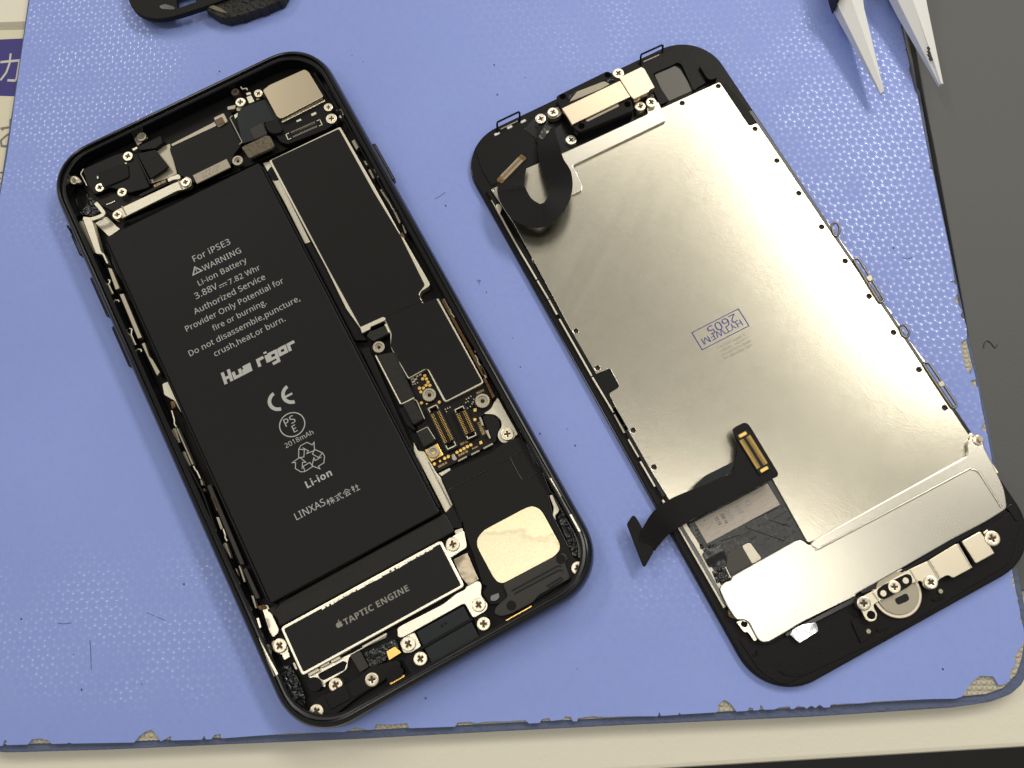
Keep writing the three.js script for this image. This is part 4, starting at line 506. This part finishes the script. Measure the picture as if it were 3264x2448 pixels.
  add(er, 'adhesive', slab(F(5.4, 'j 915,530 j 975,490 j 1000,480 j 945,550 j 920,560'), 5, 5.4, { raw: true, r: .2 }), M.tar); add(er, 'adhesive', slab(F(5.4, 'j 1200,395 j 1270,380 j 1310,400 j 1250,412'), 5, 5.45, { raw: true, r: .2 }), M.tar);
  for (const [x, z] of F(5.3, 'j 1245,352 j 878,528 j 1405,590 j 1030,768')) add(er, 'corner_hole', slab(circle(x, z, .75, 16), 5.05, 5.23, { raw: true, r: 0, b: .02 }), M.hole);
  put('camera_cover', 6, 'j 1335,372 j 1520,284 j 1545,300 j 1628,455 j 1590,470 j 1570,495 j 1455,550 j 1425,520', 2, 5.9, M.cover, { raw: true, r: .3, b: .15 });
  put('camera_flex', 4.6, 'j 1565,480 j 1600,462 j 1630,530 j 1600,560 j 1560,550', 2.5, 4.2, M.tar, { raw: true, r: .3 });
  put('earpiece_lug', 4.6, 'j 755,650 j 800,620 j 845,595 j 878,650 j 850,680 j 800,700 j 760,690', 2.4, 4.0, M.dull, { raw: true, r: .5 });
  const S = (y, t, r, o) => screw(display, DISPLAY, y, t, r, o);
  S(4.4, 'j 1330,338', 1.3); S(4.2, 'j 1508,607 j 1597,575', 1.22); S(4.6, 'j 797,655', 1.2); S(3.6, 'j 697,707', 1.22, { m: M.steel }); S(3, 'j 945,880', 1.22, { m: M.steel });
  // ---- looped cable of the earpiece
  put('cable_foot', 2.8, 'j 655,880 j 680,790 j 760,740 j 790,770 j 830,900 j 820,960 j 700,960', 2.1, 2.5, M.satin, { raw: true, r: .4 });
  const loop = [['j 738,760', 2.9, 3.8], ['j 750,860', 3.1, 4.2], ['j 764,960', 3.7, 5.0], ['j 790,1070', 4.9, 5.4], ['j 839,1170', 6.2, 5.9], ['j 860,1272', 7.1, 5.1], ['j 838,1378', 7.5, 4.6], ['j 782,1455', 7.6, 4.7], ['j 705,1497', 7.5, 5.5], ['j 625,1490', 7.4, 6.0], ['j 540,1437', 7.2, 6.2], ['j 492,1367', 6.9, 6.1], ['j 460,1287', 6.5, 6.2], ['j 472,1205', 6.2, 5]].map(([t, y, w]) => { const [p] = F(y, t); return [p[0], y, p[1], w]; });
  add(display, 'loop_cable', ribbon(loop, .18, 110), M.black, { label: 'black flat cable that rises in a loop over the plate' });
  put('cable_end', 6.2, 'j 345,1232 j 380,1195 j 545,1000 j 572,985 j 600,1022 j 578,1130 j 556,1262 j 570,1330 j 420,1370 j 375,1310', 6.0, 6.25, M.black, { raw: true, r: .4, b: .05 });
  connector(display, DISPLAY, 6.75, 'j 358,1222 j 562,1012', 1.5, 22, { plug: true, body: std(.2, .11, .03, .5), pin: M.pale, cap: M.copper });
  { const lx = F(3.1, 'j 675,870 j 735,758 j 790,785 j 718,885'), tx = print(96, 128, (c) => { c.fillStyle = '#161614'; c.fillRect(0, 0, 96, 128); c.fillStyle = '#b9b4a6'; c.save(); c.translate(20, 118); c.rotate(-Math.PI / 2); c.font = '15px sans-serif'; c.fillText('821-01', 0, 0); c.fillText('803-A', 50, 20); c.fillText('C2 25', 42, 40); c.restore(); c.beginPath(); c.ellipse(62, 80, 9, 12, .4, 0, 7); c.fill(); });
    const b = [Math.min(...lx.map((p) => p[0])), Math.min(...lx.map((p) => p[1])), Math.max(...lx.map((p) => p[0])), Math.max(...lx.map((p) => p[1]))]; add(display, 'cable_print', slab(lx, 3.25, 3.36, { raw: true, r: .1, b: .02, box: b }), new THREE.MeshPhysicalMaterial({ map: tx, roughness: .45 })); }
  put('clear_tape', 2.9, 'j 345,1262 j 365,1250 j 405,1380 j 385,1395 j 370,1400 j 310,1300', 2.61, 2.85, M.plate, { raw: true, r: .2, holes: F(2.9, 'j 335,1297').map(([x, z]) => circle(x, z, .5, 12)) });
  put('side_spring', 3, 'j 330,1410 j 360,1400 j 385,1430 j 370,1480 j 345,1455', 2, 3.0, M.nickel, { raw: true, r: .4 });
  // ---- lower end: flex board, label, tapes, shield
  const fb = put('flex_board', 2.4, 'o 730,1125 o 790,1082 o 1535,675 o 1660,860 o 1890,1310 o 1420,1500 o 1120,1640 o 1000,1640 o 960,1560 o 830,1300', 1.96, 2.2, std(.03, .031, .031, .42, 0, { roughnessMap: SMEAR, bumpMap: CRINKLE, bumpScale: .0001 }), { raw: true, r: .4 });
  { const q = F(2.4, 'o 795,1088 o 1505,735 o 1625,942 o 908,1292'), s = square(q), b = [s[0][0], s[0][1], s[2][0], s[2][1]];
    const tx = print(512, 192, (c, w, h) => { c.fillStyle = '#b5aa9d'; c.fillRect(0, 0, w, h); for (let k = 0; k < 220; k++) { c.fillStyle = 'rgba(70,60,50,.06)'; c.fillRect(rnd() * w, rnd() * h, 30, 6); }
      c.fillStyle = 'rgba(60,50,46,.85)'; c.save(); c.translate(118, 40); c.rotate(Math.PI / 2); c.font = 'bold 30px sans-serif'; c.fillText('13 18', 0, 0); c.fillText('EM 14', 2, -40); c.restore(); c.fillRect(52, 20, 9, 6); c.fillRect(70, 30, 12, 2);
      c.fillStyle = 'rgba(80,92,120,.45)'; c.save(); c.translate(190, 30); c.rotate(Math.PI / 2); c.font = '44px sans-serif'; c.fillText('2605', 0, 0); c.fillText('HYT', 10, -70); c.fillText('12', 10, -140); c.restore(); });
    add(fb, 'paper_label', slab(q, 2.2, 2.3, { r: .1, b: .02, box: b }), new THREE.MeshPhysicalMaterial({ map: tx, roughness: .45 })); }
  for (const t of ['o 1290,1150 o 1660,1280', 'o 1510,1075 o 1710,1140', 'o 1050,1280 o 1235,1220', 'o 1300,1100 o 1600,960']) add(fb, 'scratch_ridge', wire(F(2.3, t).map(([x, z]) => [x, 2.19, z]), .07), M.satin);
  put('grey_pad', 2.5, 'o 1110,1400 o 1248,1330 o 1352,1500 o 1150,1605 o 1100,1530', 2.2, 2.4, std(.045, .039, .031, .45), { raw: true, r: .2 });
  put('bare_strip', 2.5, 'o 1252,1326 o 1310,1298 o 1335,1300 o 1445,1448 o 1352,1502', 2.2, 2.36, M.pale, { raw: true, r: .4 }); put('bare_strip', 2.5, 'o 1082,1530 o 1098,1525 o 1150,1630 o 1140,1640', 2.2, 2.5, M.pale, { raw: true, r: .1 });
  put('crumpled_tape', 3, 'o 868,1402 o 930,1350 o 1040,1308 o 1080,1370 o 1112,1470 o 1030,1520 o 935,1535', 2.2, 3.0, std(.02, .02, .02, .2, .2, { bumpMap: FOLD, bumpScale: .001 }), { raw: true, r: .4 });
  put('black_mesh', 2.8, 'o 962,1572 o 1088,1520 o 1142,1640 o 1010,1690', 2.2, 2.7, M.tar, { raw: true, r: .2 }); put('solder_strip', 2.7, 'o 835,1300 o 860,1300 o 890,1340 o 1010,1300 o 1020,1330 o 880,1370 o 850,1360', 2.1, 2.6, M.tar, { raw: true, r: .2 });
  const shield = put('lower_shield', 3.4, 'p 400,748 p 430,715 p 498,688 p 505,660 p 535,640 p 1062,346 p 1110,335 p 1150,352 p 1192,390 p 1215,345 n 1408,1152 n 1420,1120 n 1412,1060 n 1455,1015 n 1500,1000 n 1535,1105 n 1600,1230 n 1655,1350 n 1668,1400 n 1680,1492 n 1640,1520 q 1300,378 q 1245,408 q 1030,520 q 640,745 q 300,936 p 1600,818 p 1110,1070 p 990,1145 p 830,1236 p 770,1240 p 728,1205 p 660,1070 p 620,1040 p 545,1042 p 470,930 p 410,800', 2.62, 3.45, M.shield, { raw: true, r: .6, b: .2 });
  shield.userData.label = 'bright metal shield plate across the lower end';
  add(shield, 'pressed_rib', wire(F(3.3, 'p 1212,385 p 1260,408 p 1300,405 q 0,585 q 40,580 q 1135,0 n 1425,1238 n 1465,1240 n 1500,1270 n 1640,1490').map(([x, z]) => [x, 3.4, z]), .26, false, .2), M.shield);
  put('shield_tab', 3.2, 'p 545,1055 p 600,1040 p 640,1045 p 665,1085 p 735,1215 p 705,1232 p 650,1150 p 615,1150 p 590,1120', 2.4, 2.9, M.plate, { raw: true, r: .3, holes: F(2.9, 'p 615,1076').map(([x, z]) => circle(x, z, .6, 12)) });
  put('torn_edge', 3, 'p 470,950 p 530,960 p 550,1010 p 535,1035 p 480,1010', 1.8, 3.0, std(.2, .16, .1, .4, .6, { bumpMap: CRINKLE, bumpScale: .0008 }), { raw: true, r: .3 });
  put('foil_scrap', 3, 'p 1020,1172 p 1045,1120 p 1130,1080 p 1250,1062 p 1272,1138 p 1105,1246', 2.1, 2.9, std(.85, .85, .88, .2, 1, { bumpMap: FOLD, bumpScale: .0003 }), { raw: true, r: .3 });
  put('lower_frame', 2.2, 'p 860,1255 p 1600,860 q 300,990 q 450,950 q 1300,440 q 1440,330 q 1540,260 q 1560,360 q 1480,700 p 1900,1180 p 960,1620 p 760,1500 p 560,1200 p 640,1180 p 740,1260', 1.6, 1.9, M.satin, { raw: true, r: 1.4 });
  put('dark_bar', 2.9, 'p 975,1160 p 1110,1085 p 1600,830 q 300,945 q 300,990 p 1600,880 p 1150,1110 p 990,1190', 1.9, 2.7, M.gloss, { raw: true, r: .3 }); put('dark_bar', 3, 'q 340,900 q 400,870 q 640,760 q 1040,510 q 1245,405 q 1255,440 q 1090,530 q 850,670 q 700,745 q 420,910 q 350,930', 1.9, 2.8, M.gloss, { raw: true, r: .3 });
  put('frame_block', 2.4, 'q 270,1140 q 330,1100 q 430,1180 q 450,1220 q 345,1310', 1.9, 2.25, M.satin, { raw: true, r: .4 });
  // home button bracket
  const hb = put('button_bracket', 3.8, 'q 308,985 q 330,965 q 430,912 q 720,742 q 850,682 q 1072,548 q 1185,735 q 1040,812 q 1010,790 q 985,795 q 935,822 q 920,860 q 900,895 q 860,900 q 822,880 q 810,840 q 790,832 q 735,850 q 440,1010 q 445,1040 q 470,1085 q 460,1130 q 415,1145 q 380,1125 q 350,1060 q 315,1020', 3.0, 3.6, M.nickel, { raw: true, r: .4, holes: F(3.6, 'q 420,1092').map(([x, z]) => circle(x, z, .78, 16)) });
  add(hb, 'bracket_step', slab(F(4, 'q 1106,536 q 1245,455 q 1352,622 q 1212,708'), 3.0, 4.0, { r: .3, b: .15 }), M.nickel); for (const t of ['q 715,748 q 770,845', 'q 848,682 q 930,818', 'q 860,676 q 940,812', 'q 1075,552 q 1180,735']) add(hb, 'fold_line', wire(F(3.7, t).map(([x, z]) => [x, 3.58, z]), .16), M.steel);
  add(hb, 'fold_line', wire(F(3.7, 'q 430,920 q 490,1000').map(([x, z]) => [x, 3.58, z]), .14), M.steel);
  { const [c] = F(3, 'q 620,925'); add(display, 'home_button', slab(circle(c[0], c[1], 4.75, 48), 1.9, 2.6, { raw: true, r: 0, b: .15 }), M.nickel); add(display, 'home_button', slab(circle(c[0], c[1], 4.1, 48), 2.6, 2.95, { raw: true, r: 0, b: .1 }), M.dull, { label: 'round metal back of the home button' }); }
  add(hb, 'black_pad', slab(F(3.8, 'q 462,905 q 500,870 q 690,778 q 725,790 q 735,850 q 700,880 q 520,975 q 475,960'), 3.6, 3.78, { raw: true, r: .8 }), M.satin); for (const [x, z] of F(3.8, 'q 511,928 q 680,832')) add(hb, 'pad_rivet', slab(circle(x, z, .6, 14), 3.7, 3.86, { raw: true, r: 0, b: .03 }), M.nickel);
  put('button_slot', 3.1, 'q 595,970 q 690,922 q 710,965 q 700,985 q 620,1018', 2.9, 3.0, M.gloss, { raw: true, r: .5 }); put('bracket_lug', 4, 'q 1275,465 q 1310,440 q 1375,560 q 1350,570', 2.4, 3.4, M.nickel, { raw: true, r: .2 });
  S(4.2, 'q 365,1003', 1.35, { m: M.steel }); S(4.2, 'q 875,845', 1.3, { m: M.steel }); S(4.2, 'q 1338,512', 1.5); S(4.25, 'q 597,880', 1.25);
  for (const t of ['q 400,1215', 'q 945,912']) { const [[x, z]] = [F(2.3, t)[0]].map((p) => [p]); add(display, 'brass_dot', slab(circle(x[0], x[1], .45, 12), 1.9, 2.34, { raw: true, r: 0, b: .05 }), M.dull); }
  for (const t of ['q 465,1200 q 480,1215 q 560,1185', 'q 885,970 q 910,985 q 980,950', 'p 695,1355 p 740,1345 p 725,1310', 'p 915,1480 p 980,1520 p 1060,1535 p 1150,1515']) add(display, 'spring_wire', wire(F(2.4, t).map(([x, z]) => [x, 2.1, z]), .12), M.coal);
  put('corner_gap', 2.2, 'q 1440,280 q 1480,250 q 1520,270 q 1560,370 q 1520,385 q 1470,310', 1.8, 2.1, M.gloss, { raw: true, r: .3 });
  // ---- home cable: plug head, arm over the left edge, bent tail
  const head = put('plug_cable', 6, 'o 1158,205 o 1190,180 o 1270,140 o 1310,150 o 1345,200 o 1605,632 o 1592,660 o 1350,777 o 1190,846 o 1120,760 o 1145,650 o 1175,580 o 1205,450 o 1208,350 o 1180,280', 5.8, 6.0, M.black, { raw: true, r: .5, b: .05 });
  head.userData.label = 'black flat cable with a gold plug head';
  connector(display, DISPLAY, 6.5, 'o 1245,235 o 1480,615', 2.7, 19, { plug: true, pin: M.gold, cap: M.gold });
  put('cable_stiffener', 5.6, 'o 775,790 o 800,740 o 900,650 o 1000,600 o 1180,510 o 1165,580 o 1120,640 o 880,750', 5.4, 5.75, M.slate, { raw: true, r: .3 });
  const arm = [['o 1330,684', 5.86, 4.5], ['o 1180,745', 5.88, 4.7], ['o 950,852', 5.9, 5.0], ['o 770,928', 5.8, 5.3], ['o 620,1003', 5.5, 5.6], ['o 500,1085', 4.9, 5.4], ['o 425,1170', 4.3, 4.8], ['o 365,1265', 3.8, 4.3], ['o 335,1345', 3.5, 3.4]].map(([t, y, w]) => { const [p] = F(y, t); return [p[0], y, p[1], w]; });
  add(display, 'plug_cable', ribbon(arm, .2, 80), M.black); put('cable_tail', 4, 'o 145,1115 o 200,1032 o 225,1035 o 262,1090 o 305,1175 o 345,1230 o 405,1380 o 322,1528 o 300,1520', 3.2, 3.7, M.black, { raw: true, r: .4, b: .15 });
}

// ---------------------------------------------------------------- things round the edge of the mat
{
  const tw = thing('tweezers', 'pair of white pointed ceramic tweezer tips reaching in from the upper right', 'tweezers', BENCH);
  const tip = (left, ridge, right, end, hs, h0) => {               // wedge of two facets, from the base above the frame to a blunt point
    const P = []; const sec = (l, m, r, y, t) => { const a = at(BENCH, y, l)[0], b = at(BENCH, y + t * .5, m)[0], c = at(BENCH, y, r)[0]; return [[a[0], y, a[1]], [b[0], y + t * .5, b[1]], [c[0], y, c[1]], [c[0] - .2, y - t, c[1]], [a[0] + .2, y - t, a[1]]]; };
    const S = [0, 1, 2].map((k) => sec(left[k], ridge[k], right[k], hs[k], [3.4, 3, .9][k]));
    const V = S.flat(2), I = []; for (let k = 0; k < 2; k++) for (let e = 0; e < 5; e++) { const a = k * 5 + e, b = k * 5 + (e + 1) % 5; I.push(a, b, a + 5, b, b + 5, a + 5); }
    I.push(10, 12, 11, 10, 13, 12, 10, 14, 13, 0, 1, 2, 0, 2, 3, 0, 3, 4);
    const g = new THREE.BufferGeometry(); g.setAttribute('position', new THREE.Float32BufferAttribute(V, 3)); g.setIndex(I); g.computeVertexNormals(); return metres(toCreasedNormals(g, .2));
  };
  const ceramic = std(.82, .81, .78, .36, 0, { bumpMap: GRAIN, bumpScale: .00002 });
  add(tw, 'tip', tip(['t 380,-260', 't 500,62', 't 890,862'], ['t 540,-260', 't 640,50', 't 918,840'], ['t 690,-260', 't 738,80', 't 926,852'], 0, [7.5, 6.5, 4.4]), ceramic);
  const t2 = add(tw, 'tip', tip(['t 920,-260', 't 1085,80', 't 1430,782'], ['t 1090,-260', 't 1215,80', 't 1448,770'], ['t 1260,-260', 't 1325,80', 't 1468,775'], 0, [7.5, 6.5, 4.4]), ceramic, { label: 'tip with a dark smudge' });
  add(t2, 'smudge', joined(at(BENCH, 6.4, 't 1328,490 t 1335,515 t 1345,530 t 1352,548 t 1325,455').map(([x, z], k) => boxMM(.45 + k % 2 * .2, .3, .75, x, 6.75 - k % 4 * .1, z, .4))), std(.03, .025, .02, .7));
  const collar = (t, y) => { const q = at(BENCH, y, t); return slab(q, y - 4, y + .8, { raw: true, r: .5 }); };
  add(tw, 'arm', collar('t 365,-600 t 690,-600 t 610,-160 t 520,-20 t 492,30 t 455,-90', 8), M.black); add(tw, 'arm', collar('t 900,-700 t 1260,-700 t 1265,-240 t 1010,-160 t 940,-200', 8), M.black);
}
{
  const sh = thing('printed_sheet', 'pale printed sheet with a purple Japanese heading under the left edge of the mat', 'printed sheet', BENCH);
  const q = at(BENCH, -3.7, 'r -400,205 r 260,190 r 200,700 r 60,1500 r -400,1500'), b = [Math.min(...q.map((p) => p[0])), Math.min(...q.map((p) => p[1])), Math.max(...q.map((p) => p[0])), Math.max(...q.map((p) => p[1]))];
  const tx = print(1024, 1536, (c, w, h) => {
    c.fillStyle = '#d8cfb4'; c.fillRect(0, 0, w, h); const P = (t) => { const [p] = at(BENCH, -3.7, t); return [(p[0] - b[0]) / (b[2] - b[0]) * w, (p[1] - b[1]) / (b[3] - b[1]) * h]; };
    const poly = (t, f) => { c.fillStyle = f; c.beginPath(); t.match(/r -?\d+,-?\d+/g).forEach((s, i) => { const p = P(s); i ? c.lineTo(...p) : c.moveTo(...p); }); c.closePath(); c.fill(); };
    poly('r -420,280 r 260,248 r 220,640 r -400,622', '#2d2474'); c.lineCap = 'butt';
    const path = (list, col, lw) => { c.strokeStyle = col; c.lineWidth = lw; c.beginPath(); list.split(' | ').forEach((seg) => seg.match(/r -?\d+,-?\d+/g).forEach((s, i) => { const p = P(s); i ? c.lineTo(...p) : c.moveTo(...p); })); c.stroke(); };
    const k = Math.abs(P('r 100,400')[0] - P('r 90,400')[0]) / 10;
    path('r 2,410 r 128,398 r 108,520 r 98,532 r 48,530 | r 70,352 r 62,420 r 40,480 r 2,530', '#c9c3b6', 13 * k);
    path('r 2,850 r 82,838 | r 68,785 r 66,940 | r 66,880 r 30,905 r 4,930 r 10,965 r 40,968 r 62,945 | r 18,855 r 20,862', '#75706a', 13 * k);
    path('r 0,1142 r 26,1140 | r 0,1180 r 6,1180 | r 0,1215 r 14,1214 r 14,1235 r 0,1240 | r 0,1262 r 16,1260 r 8,1300 | r -4,1305 r 6,1308', '#4b4740', 9 * k);
  });
  add(sh, 'paper', slab(q, -3.98, -3.75, { raw: true, r: .1, b: .02, box: b }), new THREE.MeshPhysicalMaterial({ map: tx, roughness: .55 }));
  add(sh, 'tape_edge', slab(at(BENCH, -3.7, 'r -400,160 r 250,138 r 245,192 r -400,205'), -3.98, -3.7, { raw: true, r: .1, b: .02 }), std(.42, .38, .29, .7, 0, { bumpMap: CRINKLE, bumpScale: .0002 }));
}
{
  const fr = thing('plastic_part', 'black plastic phone part with a window and a torn adhesive pad at the top edge', 'phone part', BENCH);
  add(fr, 'frame', slab(at(BENCH, 4, 's 215,-20 s 240,60 s 310,150 s 420,205 s 560,225 s 700,205 s 900,148 s 1110,78 s 1500,-60 s 1500,-600 s 100,-600 s 180,-200'), 2.4, 4, { raw: true, r: 1, b: .3, holes: [at(BENCH, 4, 's 770,-80 s 800,90 s 1010,18 s 990,-160')] }), M.coal);
  add(fr, 'recess', slab(at(BENCH, 4, 's 575,70 s 650,45 s 755,75 s 775,110 s 700,115 s 600,105'), 3.9, 4.05, { raw: true, r: .4 }), M.gloss);
  add(fr, 'torn_pad', slab(at(BENCH, 3, 's 1110,82 s 1160,130 s 1250,188 s 1380,224 s 1470,200 s 1560,185 s 1640,150 s 1750,110 s 1800,105 s 1930,38 s 2030,2 s 2200,-300 s 1200,-300'), .05, 3.2, { raw: true, r: .4, b: .5 }), std(.02, .018, .015, .7, 0, { bumpMap: CRINKLE, bumpScale: .0012 }));
  add(fr, 'glue_spot', slab(at(BENCH, 3.5, 's 1140,70 s 1210,55 s 1300,90 s 1390,155 s 1300,140 s 1210,105'), 3.1, 3.5, { raw: true, r: .5 }), std(.17, .14, .09, .75, 0, { bumpMap: CRINKLE, bumpScale: .0005 }));
  add(fr, 'foot', slab(at(BENCH, 2, 's 300,60 s 450,130 s 700,130 s 700,-300 s 250,-300'), .02, 2.4, { raw: true, r: 1 }), M.black);
}
{
  const q = at(BENCH, -1.3, 'n 1525,432 n 1532,400 n 1550,386 n 1575,402 n 1600,432 n 1618,410'); const hair = add(scene, 'curled_hair', wire(q.map(([x, z]) => [x, -1.25, z]), .09, false, .5), M.recess); hair.userData = { label: 'short curled dark hair on the dark grey pad', category: 'hair' };
  const bits = [], B = (t, w, l, turn) => at(BENCH, 0, t).forEach(([x, z]) => bits.push(boxMM(w, .12, l, x, .05, z, turn)));
  B('b 295,230 j 320,272 j 345,515 d 1440,155 d 1740,815 e 1718,780 e 2028,885 h 1540,1176 u 168,425 u 1442,152 u 640,978 x 88,535 q 960,1500', .26, .36, .4); B('b 1643,138 b 1540,80 d 645,1005 d 1800,915 e 1545,195 e 1958,738 z 1700,200 z 470,160 u 575,705 u 1110,935 v 1890,165 k 1702,260 j 575,375 m 320,895 m 120,550 m 375,1112', .12, .18, 0);
  const L = (t, r) => { const q = at(BENCH, 0, t); bits.push(...[0].map(() => { const g = new THREE.TubeGeometry(new THREE.CatmullRomCurve3(q.map(([x, z]) => new THREE.Vector3(x, .02, z))), 16, r * .6, 5).toNonIndexed(); return g; })); };
  L('d 1345,95 d 1390,70 d 1435,35', .09); L('u 455,460 u 510,463 u 560,455', .09); L('u 705,590 u 712,700 u 715,820', .09); L('l 1130,1235 l 1165,1245 l 1205,1232', .12); L('u 1150,375 u 1220,405 u 1295,438', .07); L('m 45,455 m 60,470 m 68,490', .09); L('z 1065,360 z 1072,375', .06);
  const lint = add(scene, 'lint', joined(bits), std(.06, .07, .13, .8)); lint.userData = { label: 'dark specks and fibres scattered on the blue mat', category: 'lint', kind: 'stuff' };
}
renderer.render(scene, camera);
